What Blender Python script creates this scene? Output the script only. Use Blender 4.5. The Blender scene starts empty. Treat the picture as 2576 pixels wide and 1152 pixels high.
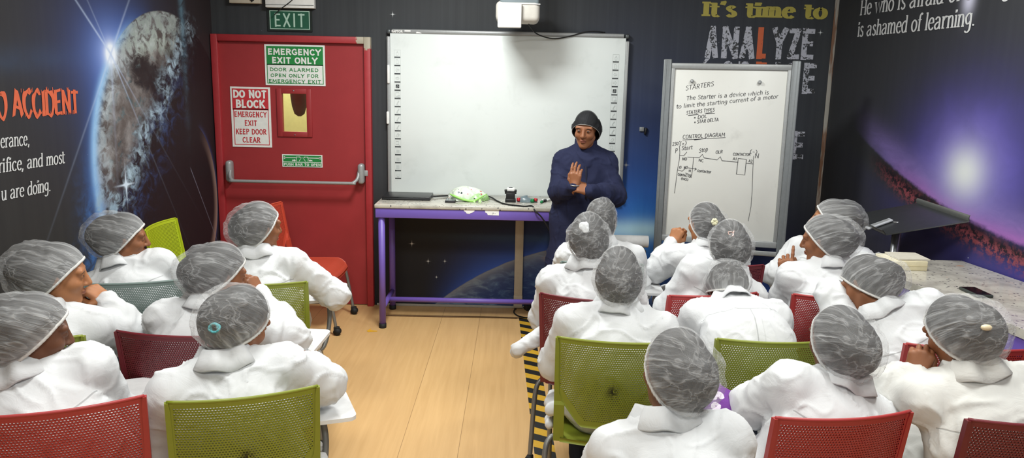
import bpy, bmesh, math, random
import numpy as np
from mathutils import Vector, Matrix

random.seed(7)
RNG = np.random.default_rng(11)
SC = bpy.context.scene
COL = SC.collection
PI = math.pi

# ------------------------------------------------------------------ camera
FPX, W, HH = 1950.0, 2576, 1152
PITCH, ROLL, CAM_H = math.radians(10.9), math.atan(0.0215), 1.8
_c, _s = math.cos(ROLL), math.sin(ROLL)
_R0 = np.array([1, 0, 0.]); _U0 = np.array([0, math.sin(PITCH), math.cos(PITCH)])
FWD = np.array([0, math.cos(PITCH), -math.sin(PITCH)])
RGT = _c * _R0 + _s * _U0
UPV = -_s * _R0 + _c * _U0
EYE = np.array([0, 0, CAM_H])

def ray(x, y): return FWD + RGT * (x - 1288) / FPX - UPV * (y - 576) / FPX
def atz(x, y, z):
    d = ray(x, y); return EYE + d * ((z - CAM_H) / d[2])
def aty(x, y, Y):
    d = ray(x, y); return EYE + d * (Y / d[1])
def atplane(x, y, P0, n):
    d = ray(x, y); return EYE + d * (np.dot(np.array(P0) - EYE, n) / np.dot(d, n))

# ------------------------------------------------------------------ colours / node expressions
def lin(c): return c / 12.92 if c <= 0.04045 else ((c + 0.055) / 1.055) ** 2.4
def rgb(r, g, b): return (lin(r / 255), lin(g / 255), lin(b / 255), 1.0)

class X:
    """a float or vector socket that can be combined with ordinary arithmetic"""
    def __init__(s, nt, sock): s.nt, s.o = nt, sock
    def _m(s, op, *a, clamp=False):
        n = s.nt.nodes.new('ShaderNodeMath'); n.operation = op; n.use_clamp = clamp
        for i, v in enumerate((s,) + a):
            if isinstance(v, X): s.nt.links.new(v.o, n.inputs[i])
            else: n.inputs[i].default_value = v
        return X(s.nt, n.outputs[0])
    def __add__(s, b): return s._m('ADD', b)
    __radd__ = __add__
    def __sub__(s, b): return s._m('SUBTRACT', b)
    def __rsub__(s, b): return (s * -1.0) + b
    def __mul__(s, b): return s._m('MULTIPLY', b)
    __rmul__ = __mul__
    def __truediv__(s, b): return s._m('DIVIDE', b)
    def sq(s): return s._m('MULTIPLY', s)
    def pw(s, e): return s._m('POWER', e)
    def abs(s): return s._m('ABSOLUTE')
    def sqrt(s): return s._m('SQRT')
    def sin(s): return s._m('SINE')
    def fract(s): return s._m('FRACT')
    def exp(s): return s._m('EXPONENT')
    def mx(s, b): return s._m('MAXIMUM', b)
    def mn(s, b): return s._m('MINIMUM', b)
    def clamp(s): return s._m('ADD', 0.0, clamp=True)
    def lt(s, b): return s._m('LESS_THAN', b)
    def gt(s, b): return s._m('GREATER_THAN', b)
    def at2(s, b): return s._m('ARCTAN2', b)
    def sm(s, a, b, c=0.0, d=1.0):
        n = s.nt.nodes.new('ShaderNodeMapRange'); n.interpolation_type = 'SMOOTHSTEP'
        s.nt.links.new(s.o, n.inputs[0])
        for i, v in enumerate((a, b, c, d)): n.inputs[i + 1].default_value = v
        return X(s.nt, n.outputs[0])

class G:
    """node graph helper for one material"""
    def __init__(s, name):
        s.m = bpy.data.materials.new(name); s.m.use_nodes = True
        s.nt = s.m.node_tree; s.nt.nodes.clear()
        s.out = s.nt.nodes.new('ShaderNodeOutputMaterial')
    def N(s, t): return s.nt.nodes.new(t)
    def L(s, a, b): s.nt.links.new(a.o if isinstance(a, X) else a, b)
    def coord(s, kind='Object'):
        n = s.N('ShaderNodeTexCoord'); return n.outputs[kind]
    def xyz(s, vec):
        n = s.N('ShaderNodeSeparateXYZ'); s.L(vec, n.inputs[0]); return [X(s.nt, n.outputs[i]) for i in range(3)]
    def vec(s, x, y, z):
        n = s.N('ShaderNodeCombineXYZ')
        for i, v in enumerate((x, y, z)):
            if isinstance(v, X): s.L(v, n.inputs[i])
            else: n.inputs[i].default_value = v
        return n.outputs[0]
    def noise(s, vec, scale=5, detail=3, rough=.55, dist=0.0):
        n = s.N('ShaderNodeTexNoise'); s.L(vec, n.inputs['Vector'])
        n.inputs['Scale'].default_value = scale; n.inputs['Detail'].default_value = detail
        n.inputs['Roughness'].default_value = rough; n.inputs['Distortion'].default_value = dist
        return X(s.nt, n.outputs[0])
    def vor(s, vec, scale=5, feature='F1'):
        n = s.N('ShaderNodeTexVoronoi'); n.feature = feature; s.L(vec, n.inputs['Vector'])
        n.inputs['Scale'].default_value = scale
        sp = s.N('ShaderNodeSeparateColor'); s.L(n.outputs['Color'], sp.inputs[0])
        return X(s.nt, n.outputs['Distance']), X(s.nt, sp.outputs[0]), X(s.nt, sp.outputs[1])
    def mix(s, f, a, b):
        n = s.N('ShaderNodeMix'); n.data_type = 'RGBA'
        if isinstance(f, X): s.L(f, n.inputs[0])
        else: n.inputs[0].default_value = f
        for k, v in ((6, a), (7, b)):
            if isinstance(v, tuple): n.inputs[k].default_value = v
            else: s.L(v, n.inputs[k])
        return n.outputs[2]
    def add(s, a, b, f=1.0):
        n = s.N('ShaderNodeMix'); n.data_type = 'RGBA'; n.blend_type = 'ADD'
        if isinstance(f, X): s.L(f, n.inputs[0])
        else: n.inputs[0].default_value = f
        for k, v in ((6, a), (7, b)):
            if isinstance(v, tuple): n.inputs[k].default_value = v
            else: s.L(v, n.inputs[k])
        return n.outputs[2]
    def bsdf(s, color, rough=.5, metal=0., spec=.5, bump=None, bstr=.3, bdist=.01, sheen=0., trans=0., coat=0.):
        n = s.N('ShaderNodeBsdfPrincipled')
        if isinstance(color, tuple): n.inputs['Base Color'].default_value = color
        else: s.L(color, n.inputs['Base Color'])
        if isinstance(rough, X): s.L(rough, n.inputs['Roughness'])
        else: n.inputs['Roughness'].default_value = rough
        n.inputs['Metallic'].default_value = metal
        n.inputs['Specular IOR Level'].default_value = spec
        n.inputs['Sheen Weight'].default_value = sheen
        n.inputs['Coat Weight'].default_value = coat
        n.inputs['Transmission Weight'].default_value = trans
        if bump is not None:
            b = s.N('ShaderNodeBump'); s.L(bump, b.inputs['Height'])
            b.inputs['Strength'].default_value = bstr; b.inputs['Distance'].default_value = bdist
            s.L(b.outputs[0], n.inputs['Normal'])
        return n
    def done(s, sh):
        s.L(sh.outputs[0], s.out.inputs[0]); return s.m

def simple(name, col, rough=.5, metal=0., spec=.5, nz=0.06, scale=30, bstr=.08, sheen=0., coat=0.):
    g = G(name); v = g.coord(); n = g.noise(v, scale, 3)
    dark = tuple(c * (1 - nz * 2) for c in col[:3]) + (1,); lite = tuple(min(1, c * (1 + nz * 2)) for c in col[:3]) + (1,)
    return g.done(g.bsdf(g.mix(n, dark, lite), rough, metal, spec, n, bstr, .004, sheen, 0., coat))

# ------------------------------------------------------------------ mesh builders
class MB:
    def __init__(s, lift=None): s.v, s.f, s.smooth, s.mi, s.cur, s.lift, s.k = [], [], [], [], 0, lift, 0
    def add(s, vs, fs, smooth=False):
        o = len(s.v); s.v += [tuple(map(float, p)) for p in vs]; s.mi += [s.cur] * len(fs)
        s.f += [tuple(i + o for i in f) for f in fs]; s.smooth += [smooth] * len(fs); return s
    def box(s, c, d, bev=0.0, M=None, seg=2):
        bm = bmesh.new(); bmesh.ops.create_cube(bm, size=1.0)
        for v in bm.verts: v.co = Vector((v.co.x * d[0], v.co.y * d[1], v.co.z * d[2]))
        if bev > 0: bmesh.ops.bevel(bm, geom=bm.edges[:], offset=bev, segments=seg, affect='EDGES', profile=.5)
        T = Matrix.Translation(Vector(c)) @ (M.to_4x4() if M is not None else Matrix.Identity(4))
        bm.verts.index_update()
        s.add([T @ v.co for v in bm.verts], [[v.index for v in f.verts] for f in bm.faces], bev > 0 and seg > 1)
        bm.free(); return s
    def tube(s, pts, r, n=10, caps=True, smooth_path=0):
        pts = [np.array(p, float) for p in pts]
        if smooth_path: pts = catmull(pts, smooth_path)
        m = len(pts); rs = r if hasattr(r, '__len__') else [r] * m
        if len(rs) != m: rs = np.interp(np.linspace(0, 1, m), np.linspace(0, 1, len(rs)), rs)
        vs, fs = [], []; up = None
        for i in range(m):
            t = pts[min(i + 1, m - 1)] - pts[max(i - 1, 0)]; t = t / (np.linalg.norm(t) + 1e-12)
            if up is None: up = np.array([0, 0, 1.]) if abs(t[2]) < .9 else np.array([1., 0, 0])
            x = np.cross(up, t); x /= np.linalg.norm(x) + 1e-12; y = np.cross(t, x); up = y
            for k in range(n):
                a = 2 * PI * k / n; vs.append(pts[i] + rs[i] * (math.cos(a) * x + math.sin(a) * y))
        for i in range(m - 1):
            for k in range(n):
                fs.append((i * n + k, i * n + (k + 1) % n, (i + 1) * n + (k + 1) % n, (i + 1) * n + k))
        if caps: fs += [tuple(range(n - 1, -1, -1)), tuple(range((m - 1) * n, m * n))]
        return s.add(vs, fs, True)
    def lathe(s, prof, c=(0, 0, 0), n=24, M=None):
        vs, fs = [], []
        for (r, z) in prof:
            for k in range(n):
                p = Vector((r * math.cos(2 * PI * k / n), r * math.sin(2 * PI * k / n), z))
                if M is not None: p = M @ p
                vs.append(p + Vector(c))
        for i in range(len(prof) - 1):
            for k in range(n): fs.append((i * n + k, i * n + (k + 1) % n, (i + 1) * n + (k + 1) % n, (i + 1) * n + k))
        fs += [tuple(range(n - 1, -1, -1)), tuple(range((len(prof) - 1) * n, len(prof) * n))]
        return s.add(vs, fs, True)
    def grid(s, P, smooth=True, wrap=False):
        nu, nv = len(P), len(P[0]); vs = [p for row in P for p in row]; fs = []
        for i in range(nu if wrap else nu - 1):
            for j in range(nv - 1):
                a, b = i, (i + 1) % nu
                fs.append((a * nv + j, b * nv + j, b * nv + j + 1, a * nv + j + 1))
        return s.add(vs, fs, smooth)
    def poly(s, pts, thick=None, n=None):
        """flat polygon, extruded along -n when thick is given"""
        k = len(pts); pts = [np.array(p, float) for p in pts]
        if thick is None: return s.add(pts, [tuple(range(k))])
        back = [p - np.array(n) * thick for p in pts]
        fs = [tuple(range(k)), tuple(range(2 * k - 1, k - 1, -1))] + [(i, k + i, k + (i + 1) % k, (i + 1) % k) for i in range(k)]
        return s.add(pts + back, fs)
    def mesh(s, name):
        me = bpy.data.meshes.new(name); me.from_pydata(s.v, [], s.f)
        me.polygons.foreach_set('use_smooth', s.smooth + [True] * (len(s.f) - len(s.smooth)))
        if any(s.mi): me.polygons.foreach_set('material_index', s.mi)
        me.update(); return me
    def build(s, name, mat, parent=None, **kw): return obj(name, s.mesh(name), mat, parent, **kw)

def catmull(pts, n=6):
    pts = [np.array(p, float) for p in pts]; P = [2 * pts[0] - pts[1]] + pts + [2 * pts[-1] - pts[-2]]; out = []
    for i in range(1, len(P) - 2):
        a, b, c, d = P[i - 1:i + 3]
        for k in range(n):
            t = k / n
            out.append(.5 * (2 * b + (c - a) * t + (2 * a - 5 * b + 4 * c - d) * t * t + (3 * b - a - 3 * c + d) * t ** 3))
    out.append(pts[-1]); return out

def obj(name, me, mat=None, parent=None, label=None, cat=None, group=None, kind=None, mw=None):
    o = bpy.data.objects.new(name, me)
    COL.objects.link(o)
    if mat is not None and me is not None and not me.materials: me.materials.append(mat)
    if parent is not None: o.parent = parent
    if mw is not None: o.matrix_world = mw
    return tag(o, label, cat, group, kind)
def tag(o, label=None, cat=None, group=None, kind=None):
    for k, v in (('label', label), ('category', cat), ('group', group), ('kind', kind)):
        if v: o[k] = v
    return o
def thing(name, loc, rz=0, label=None, cat=None, group=None):
    o = bpy.data.objects.new(name, None); COL.objects.link(o)
    o.empty_display_size = .1; o.location = loc; o.rotation_euler = (0, 0, rz)
    return tag(o, label, cat, group)
def frame_mat(o, ex, ey, ez):
    M = Matrix.Identity(4)
    for i, e in enumerate((ex, ey, ez)):
        for k in range(3): M[k][i] = float(e[k])
    for k in range(3): M[k][3] = float(o[k])
    return M

# ------------------------------------------------------------------ lettering
def text2d(body, bold=0.0, space=1.0):
    """built-in sans lettering as flat 2-D verts and faces"""
    cu = bpy.data.curves.new('t', 'FONT'); cu.body = body; cu.offset = bold; cu.space_character = space; cu.resolution_u = 4
    o = bpy.data.objects.new('t', cu); COL.objects.link(o)
    dg = bpy.context.evaluated_depsgraph_get(); dg.update()
    me = o.evaluated_get(dg).to_mesh()
    v = np.array([tuple(p.co)[:2] for p in me.vertices]); f = [tuple(p.vertices) for p in me.polygons]
    o.evaluated_get(dg).to_mesh_clear(); bpy.data.objects.remove(o); bpy.data.curves.remove(cu)
    v -= v.min(0); return v, f, v.max(0)
def put_text(mb, body, fn, x0, x1, z0, z1, bold=0.02, space=1.0):
    """fit lettering into the box x0..x1, z0..z1 ; fn(x,z) -> 3-D point"""
    v, f, mxx = text2d(body, bold, space)
    mb.add([fn(x0 + p[0] / mxx[0] * (x1 - x0), z0 + p[1] / mxx[1] * (z1 - z0)) for p in v], f)

C_, L_ = 'c', 'l'
GL = {  # stroke skeletons: advance, strokes ; x-height 1, capitals 1.4
 'a': (.78, [(C_, [(.1,.8),(.3,1),(.53,.9),(.58,.62),(.58,.15),(.7,.02)]), (C_, [(.58,.6),(.3,.53),(.08,.28),(.22,.02),(.42,.06),(.58,.25)])]),
 'b': (.72, [(L_, [(.14,1.5),(.14,0)]), (C_, [(.14,.7),(.35,1),(.58,.8),(.6,.45),(.45,.05),(.25,.02),(.14,.2)])]),
 'c': (.66, [(C_, [(.58,.8),(.4,1),(.14,.78),(.09,.45),(.2,.1),(.42,0),(.6,.18)])]),
 'd': (.76, [(C_, [(.6,.82),(.4,1),(.14,.78),(.08,.45),(.2,.06),(.4,.02),(.6,.22)]), (L_, [(.6,1.5),(.6,0)])]),
 'e': (.68, [(L_, [(.1,.56),(.6,.56)]), (C_, [(.6,.56),(.54,.86),(.36,1),(.16,.82),(.08,.45),(.2,.1),(.42,0),(.6,.18)])]),
 'f': (.46, [(C_, [(.52,1.38),(.4,1.5),(.26,1.32),(.23,1),(.23,.5)]), (L_, [(.23,.5),(.23,0)]), (L_, [(.03,.96),(.45,.96)])]),
 'g': (.72, [(C_, [(.58,.84),(.38,1),(.14,.8),(.1,.52),(.22,.22),(.4,.2),(.58,.4)]), (C_, [(.58,1),(.58,.1),(.52,-.32),(.3,-.48),(.08,-.36)])]),
 'h': (.74, [(L_, [(.15,1.5),(.15,0)]), (C_, [(.15,.7),(.32,.97),(.52,.92),(.59,.65)]), (L_, [(.59,.66),(.59,0)])]),
 'i': (.32, [(L_, [(.16,1),(.16,0)]), (L_, [(.15,1.28),(.17,1.42)])]),
 'k': (.68, [(L_, [(.14,1.5),(.14,0)]), (L_, [(.55,1),(.15,.42)]), (L_, [(.28,.58),(.62,0)])]),
 'l': (.32, [(L_, [(.16,1.5),(.16,0)])]),
 'm': (1.1, [(L_, [(.14,1),(.14,0)]), (C_, [(.14,.72),(.3,.98),(.46,.92),(.52,.66)]), (L_, [(.52,.68),(.52,0)]), (C_, [(.52,.72),(.68,.98),(.86,.92),(.92,.66)]), (L_, [(.92,.68),(.92,0)])]),
 'n': (.74, [(L_, [(.15,1),(.15,0)]), (C_, [(.15,.7),(.32,.97),(.52,.92),(.59,.65)]), (L_, [(.59,.66),(.59,0)])]),
 'o': (.72, [(C_, [(.36,1),(.14,.8),(.08,.5),(.16,.16),(.36,0),(.56,.16),(.64,.5),(.57,.82),(.36,1)])]),
 'p': (.74, [(L_, [(.14,1),(.14,-.5)]), (C_, [(.14,.75),(.35,1),(.58,.8),(.62,.45),(.45,.04),(.25,.02),(.14,.2)])]),
 'r': (.52, [(L_, [(.15,1),(.15,0)]), (C_, [(.15,.66),(.27,.93),(.4,1),(.5,.92)])]),
 's': (.58, [(C_, [(.48,.84),(.3,1),(.13,.8),(.26,.57),(.44,.42),(.48,.16),(.28,0),(.08,.17)])]),
 't': (.46, [(L_, [(.2,1.32),(.2,.3)]), (C_, [(.2,.32),(.24,.06),(.36,.0),(.46,.1)]), (L_, [(-.08,.95),(.5,.95)])]),
 'u': (.74, [(L_, [(.14,1),(.14,.4)]), (C_, [(.14,.42),(.2,.08),(.38,.02),(.58,.3)]), (L_, [(.59,1),(.59,0)])]),
 'v': (.66, [(L_, [(.06,1),(.32,0),(.58,1)])]),
 'w': (.98, [(L_, [(.05,1),(.26,0),(.48,.95),(.7,0),(.92,1)])]),
 'y': (.66, [(L_, [(.06,1),(.32,.05)]), (L_, [(.58,1),(.2,-.5)])]),
 ',': (.3, [(C_, [(.14,.1),(.17,.0),(.08,-.25)])]), '.': (.3, [(L_, [(.12,.0),(.14,.12)])]), "'": (.26, [(C_, [(.14,1.5),(.17,1.38),(.1,1.12)])]),
 ' ': (.42, []),
 'A': (.9, [(L_, [(.05,0),(.4,1.4)]), (L_, [(.4,1.4),(.78,0)]), (L_, [(.18,.45),(.66,.45)])]),
 'C': (.82, [(C_, [(.7,1.15),(.45,1.4),(.16,1.15),(.08,.7),(.16,.25),(.45,0),(.72,.25)])]),
 'D': (.86, [(L_, [(.12,1.4),(.12,0)]), (C_, [(.12,1.38),(.5,1.32),(.74,.95),(.74,.45),(.5,.06),(.12,.02)])]),
 'E': (.74, [(L_, [(.12,1.4),(.12,0)]), (L_, [(.12,1.36),(.64,1.36)]), (L_, [(.12,.72),(.56,.72)]), (L_, [(.12,.04),(.66,.04)])]),
 'G': (.86, [(C_, [(.72,1.15),(.45,1.4),(.16,1.15),(.08,.7),(.16,.25),(.45,0),(.72,.2),(.74,.6)]), (L_, [(.48,.62),(.8,.62)])]),
 'H': (.9, [(L_, [(.14,1.4),(.14,0)]), (L_, [(.74,1.4),(.74,0)]), (L_, [(.14,.72),(.74,.72)])]),
 'I': (.36, [(L_, [(.18,1.4),(.18,0)])]),
 'L': (.7, [(L_, [(.12,1.4),(.12,0)]), (L_, [(.12,.04),(.64,.04)])]),
 'M': (1.05, [(L_, [(.1,0),(.16,1.4)]), (L_, [(.16,1.4),(.5,.4),(.84,1.4)]), (L_, [(.84,1.4),(.92,0)])]),
 'N': (.9, [(L_, [(.12,0),(.12,1.4)]), (L_, [(.12,1.4),(.72,0)]), (L_, [(.72,0),(.72,1.4)])]),
 'O': (.9, [(C_, [(.42,1.4),(.16,1.15),(.08,.7),(.16,.25),(.42,0),(.7,.25),(.78,.7),(.7,1.15),(.42,1.4)])]),
 'P': (.78, [(L_, [(.12,1.4),(.12,0)]), (C_, [(.12,1.38),(.5,1.36),(.66,1.05),(.5,.74),(.12,.68)])]),
 'R': (.82, [(L_, [(.12,1.4),(.12,0)]), (C_, [(.12,1.38),(.5,1.36),(.66,1.06),(.5,.78),(.12,.7)]), (L_, [(.36,.72),(.7,0)])]),
 'S': (.74, [(C_, [(.62,1.18),(.4,1.4),(.14,1.15),(.3,.8),(.56,.58),(.62,.25),(.36,0),(.08,.2)])]),
 'T': (.76, [(L_, [(.38,1.4),(.38,0)]), (L_, [(.02,1.36),(.74,1.36)])]),
 'V': (.8, [(L_, [(.05,1.4),(.38,0),(.72,1.4)])]),
 'W': (1.1, [(L_, [(.05,1.4),(.3,0),(.52,1.1),(.76,0),(1.0,1.4)])]),
 'Y': (.8, [(L_, [(.04,1.4),(.38,.7)]), (L_, [(.74,1.4),(.38,.7)]), (L_, [(.38,.72),(.38,0)])]),
 'Z': (.76, [(L_, [(.06,1.36),(.66,1.36)]), (L_, [(.66,1.36),(.06,.04)]), (L_, [(.06,.04),(.7,.04)])]),
 'B': (.8, [(L_, [(.12,1.4),(.12,0)]), (C_, [(.12,1.38),(.46,1.36),(.6,1.08),(.46,.78),(.12,.74)]), (C_, [(.12,.72),(.5,.7),(.68,.4),(.5,.06),(.12,.03)])]),
 'F': (.7, [(L_, [(.12,1.4),(.12,0)]), (L_, [(.12,1.36),(.64,1.36)]), (L_, [(.12,.72),(.56,.72)])]),
 'K': (.84, [(L_, [(.12,1.4),(.12,0)]), (L_, [(.66,1.4),(.14,.62)]), (L_, [(.3,.82),(.72,0)])]),
 'U': (.86, [(L_, [(.12,1.4),(.12,.45)]), (C_, [(.12,.46),(.2,.1),(.42,.0),(.64,.1),(.72,.46)]), (L_, [(.72,1.4),(.72,.45)])]),
 'X': (.82, [(L_, [(.08,1.4),(.7,0)]), (L_, [(.7,1.4),(.08,0)])]),
 '0': (.74, [(C_, [(.35,1.3),(.12,1),(.1,.4),(.35,0),(.6,.4),(.58,1),(.35,1.3)])]),
 '1': (.4, [(L_, [(.08,1.1),(.22,1.35),(.22,0)])]),
 '2': (.74, [(C_, [(.08,1.1),(.3,1.38),(.58,1.15),(.45,.6),(.06,.04)]), (L_, [(.06,.04),(.64,.04)])]),
 '3': (.7, [(C_, [(.08,1.2),(.35,1.38),(.56,1.1),(.3,.75)]), (C_, [(.3,.75),(.6,.5),(.5,.1),(.06,.1)])]),
 '4': (.74, [(L_, [(.5,0),(.5,1.4),(.06,.45),(.66,.45)])]),
 '(': (.4, [(C_, [(.32,1.5),(.1,1),(.1,.4),(.32,-.1)])]), ')': (.4, [(C_, [(.06,1.5),(.28,1),(.28,.4),(.06,-.1)])]),
 '+': (.7, [(L_, [(.08,.6),(.6,.6)]), (L_, [(.34,.9),(.34,.3)])]), '-': (.6, [(L_, [(.08,.6),(.5,.6)])]),
 '*': (.5, [(L_, [(.08,.9),(.4,.3)]), (L_, [(.4,.9),(.08,.3)]), (L_, [(.02,.6),(.46,.6)])]),
}
def pen(mb, pts, fn, thick, thin):
    """one pen stroke in glyph space -> a flat ribbon ; the nib is wide for upright strokes"""
    P = [np.array(p, float) for p in pts]; P = [p for i, p in enumerate(P) if i == 0 or np.linalg.norm(p - P[i - 1]) > 1e-6]
    if len(P) < 2: return
    Lf, Rt = [], []
    for i in range(len(P)):
        t = P[min(i + 1, len(P) - 1)] - P[max(i - 1, 0)]; t /= np.linalg.norm(t) + 1e-9
        hw = (thin + (thick - thin) * abs(t[1])) / 2; nrm = np.array([-t[1], t[0]])
        if 0 < i < len(P) - 1:
            a = P[i] - P[i - 1]; a /= np.linalg.norm(a); cs = max(.6, abs(np.dot(nrm, [-a[1], a[0]]))); hw = hw / cs
        Lf.append(P[i] + nrm * hw); Rt.append(P[i] - nrm * hw)
    n = len(P); q = 0
    if mb.lift is not None: mb.k += 1; q = np.array(mb.lift) * (mb.k % 24); fn0 = fn; fn = lambda *a: np.array(fn0(*a), float) + q
    mb.add([fn(*p) for p in Lf] + [fn(*p) for p in Rt], [(i, i + 1, n + i + 1, n + i) for i in range(n - 1)])
def put_caps(mb, s, fn, x0, x1, z0, z1, th=.2, sp=.12):
    """even-weight sign capitals fitted into a box"""
    tw = text_w(s, sp) - sp - .1; k = (x1 - x0) / tw; h = z1 - z0; x = -.06
    a_, b_ = np.array(fn(0, 0), float), np.array(fn(1, 0), float); c_ = np.array(fn(0, 1), float); asp = (h * np.linalg.norm(c_ - a_) / 1.4) / (k * np.linalg.norm(b_ - a_))
    for ch in s:
        adv, st = GL[ch]
        for kind, pts in st:
            P = [np.array((p[0] / asp, th / 2 + p[1] / 1.4 * (1.4 - th))) for p in (catmull(pts, 6) if kind == C_ else pts)]
            if len(P) == 2:
                d = P[1] - P[0]; d /= np.linalg.norm(d)
                P = [P[0] - d * th * .5, P[1] + d * th * .5] if abs(d[1]) > .3 else [P[0] - d * th * .1, P[1] + d * th * .1]
            pen(mb, P, lambda gx, gy, x=x: fn(x0 + (x + gx * asp) * k, z0 + gy / 1.4 * h), th, th * .92)
        x += adv + sp
def text_w(s, sp=0.): return sum(GL[c][0] + sp for c in s)
def stroke_text(mb, s, fn, thick=.16, thin=.06, serif=0., slant=0., sp=0., jitter=0., sx=1.):
    """fn(gx, gy): glyph space (x-height 1, pen runs along x) -> 3-D point"""
    x = 0.
    for ch in s:
        adv, st = GL[ch]
        jy = random.uniform(-jitter, jitter); jr = random.uniform(-jitter, jitter)
        def f2(gx, gy, x=x, jy=jy, jr=jr): return fn((x + gx + slant * gy) * sx, gy + jy + jr * gx)
        for kind, pts in st:
            pen(mb, catmull(pts, 6) if kind == C_ else pts, f2, thick, thin)
            if serif > 0 and kind == L_ and ch not in ".,'":
                for e, q in ((pts[0], pts[1]), (pts[-1], pts[-2])):
                    if abs(e[1] - q[1]) > abs(e[0] - q[0]) * 1.2 and (abs(e[1]) < .01 or e[1] >= .99):
                        lo = -serif if (ch.isupper() or e[1] < .5 or ch in 'vwyxk') else -serif
                        hi = serif if (ch.isupper() or e[1] < .5 or ch in 'vwyxk') else thick * .4
                        yy = e[1] + (thin * .5 if e[1] < .5 else -thin * .5)
                        pen(mb, [(e[0] + lo, yy), (e[0] + hi, yy)], f2, thin * 1.2, thin * 1.2)
        x += adv + sp
    return x
# ------------------------------------------------------------------ shared materials
MT = {}
MT['white_plastic'] = simple('white_plastic', rgb(235, 235, 232), .35)
MT['grey_metal'] = simple('grey_metal', rgb(158, 160, 160), .38, .22, scale=60)
MT['post_metal'] = simple('post_metal', rgb(122, 126, 128), .4, .2, scale=60)
MT['steel'] = simple('steel', rgb(165, 166, 168), .3, .8, scale=60)
MT['dark_metal'] = simple('dark_metal', rgb(88, 92, 94), .4, .5)
MT['black_plastic'] = simple('black_plastic', rgb(26, 26, 28), .42)
MT['black_rubber'] = simple('black_rubber', rgb(18, 18, 18), .7)
MT['phone_glass'] = simple('phone_glass', rgb(10, 10, 12), .08, 0, .6, .02, 10, 0)
MT['purple'] = simple('purple_paint', rgb(112, 90, 178), .42, 0, .5, .03, 25, .05)
MT['green_dark'] = simple('sign_green', rgb(24, 84, 62), .5)
MT['green'] = simple('sign_bright_green', rgb(30, 132, 62), .5)
MT['signwhite'] = simple('sign_white', rgb(232, 234, 230), .5)
MT['signred'] = simple('sign_red', rgb(196, 50, 58), .5)
MT['paper'] = simple('paper', rgb(238, 238, 236), .8)
MT['ink'] = simple('marker_ink', rgb(60, 60, 64), .7)
MT['icon_line'] = simple('icon_line', rgb(186, 192, 190), .6)
MT['icon_dark'] = simple('icon_dark', rgb(52, 56, 58), .6)
MT['beige'] = simple('beige_trunking', rgb(190, 182, 165), .55)
MT['corridor'] = simple('corridor_paint', rgb(226, 224, 150), .8)
MT['red_small'] = simple('red_cap', rgb(190, 40, 52), .4)
MT['green_small'] = simple('green_cap', rgb(20, 128, 70), .4)

def grunge_letter(name, col, amount=.5):
    g = G(name); v = g.coord(); n = g.noise(v, 16, 5, .72); n2 = g.noise(v, 70, 3, .6)
    hole = (n * .6 + n2 * .4).sm(.40 + .09 * amount, .36 + .09 * amount)
    dark = rgb(48, 50, 53)
    return g.done(g.bsdf(g.mix(hole, col, dark), .5))
MT['letter_white'] = simple('letter_white', rgb(205, 206, 206), .6)
MT['letter_lilac'] = grunge_letter('letter_lilac', rgb(186, 188, 200), 1.0)
MT['letter_orange'] = grunge_letter('letter_orange', rgb(206, 98, 56), .2)
MT['letter_yellow'] = simple('letter_yellow', rgb(176, 164, 74), .6)
MT['letter_brush'] = simple('letter_brush_orange', rgb(214, 100, 66), .6)

def stars(g, u, v, scale, dens, size, seedx=0.):
    d, r1, r2 = g.vor(g.vec(u + seedx, v, 0.0), scale)
    rad = r2.pw(5.0) * size + size * .35
    return (d.lt(99) * (rad - d).sm(0.0, size * .5)) * r1.gt(1 - dens)

def g2(u, v, cu, cv, su, sv):       # gaussian blob
    return ((((u - cu) / su).sq() + ((v - cv) / sv).sq()) * -1.0).exp()
def ray_line(u, v, cu, cv, tu, tv, wd, ln):
    d = math.hypot(tu - cu, tv - cv); ex, ey = (tu - cu) / d, (tv - cv) / d
    al = (u - cu) * ex + (v - cv) * ey; pp = (u - cu) * -ey + (v - cv) * ex
    return ((pp / wd).sq() * -1.0).exp() * al.sm(-.02, .02) * (al * (-1.0 / ln)).exp()
def col_add(g, base, f, c): return g.mix((f).clamp(), base, c)

def streaks(g, u, v):               # vertical ridges of the vinyl sheet
    return g.noise(g.vec(u * 26.0, v * .35, 0.0), 1.0, 3, .6)

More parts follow.
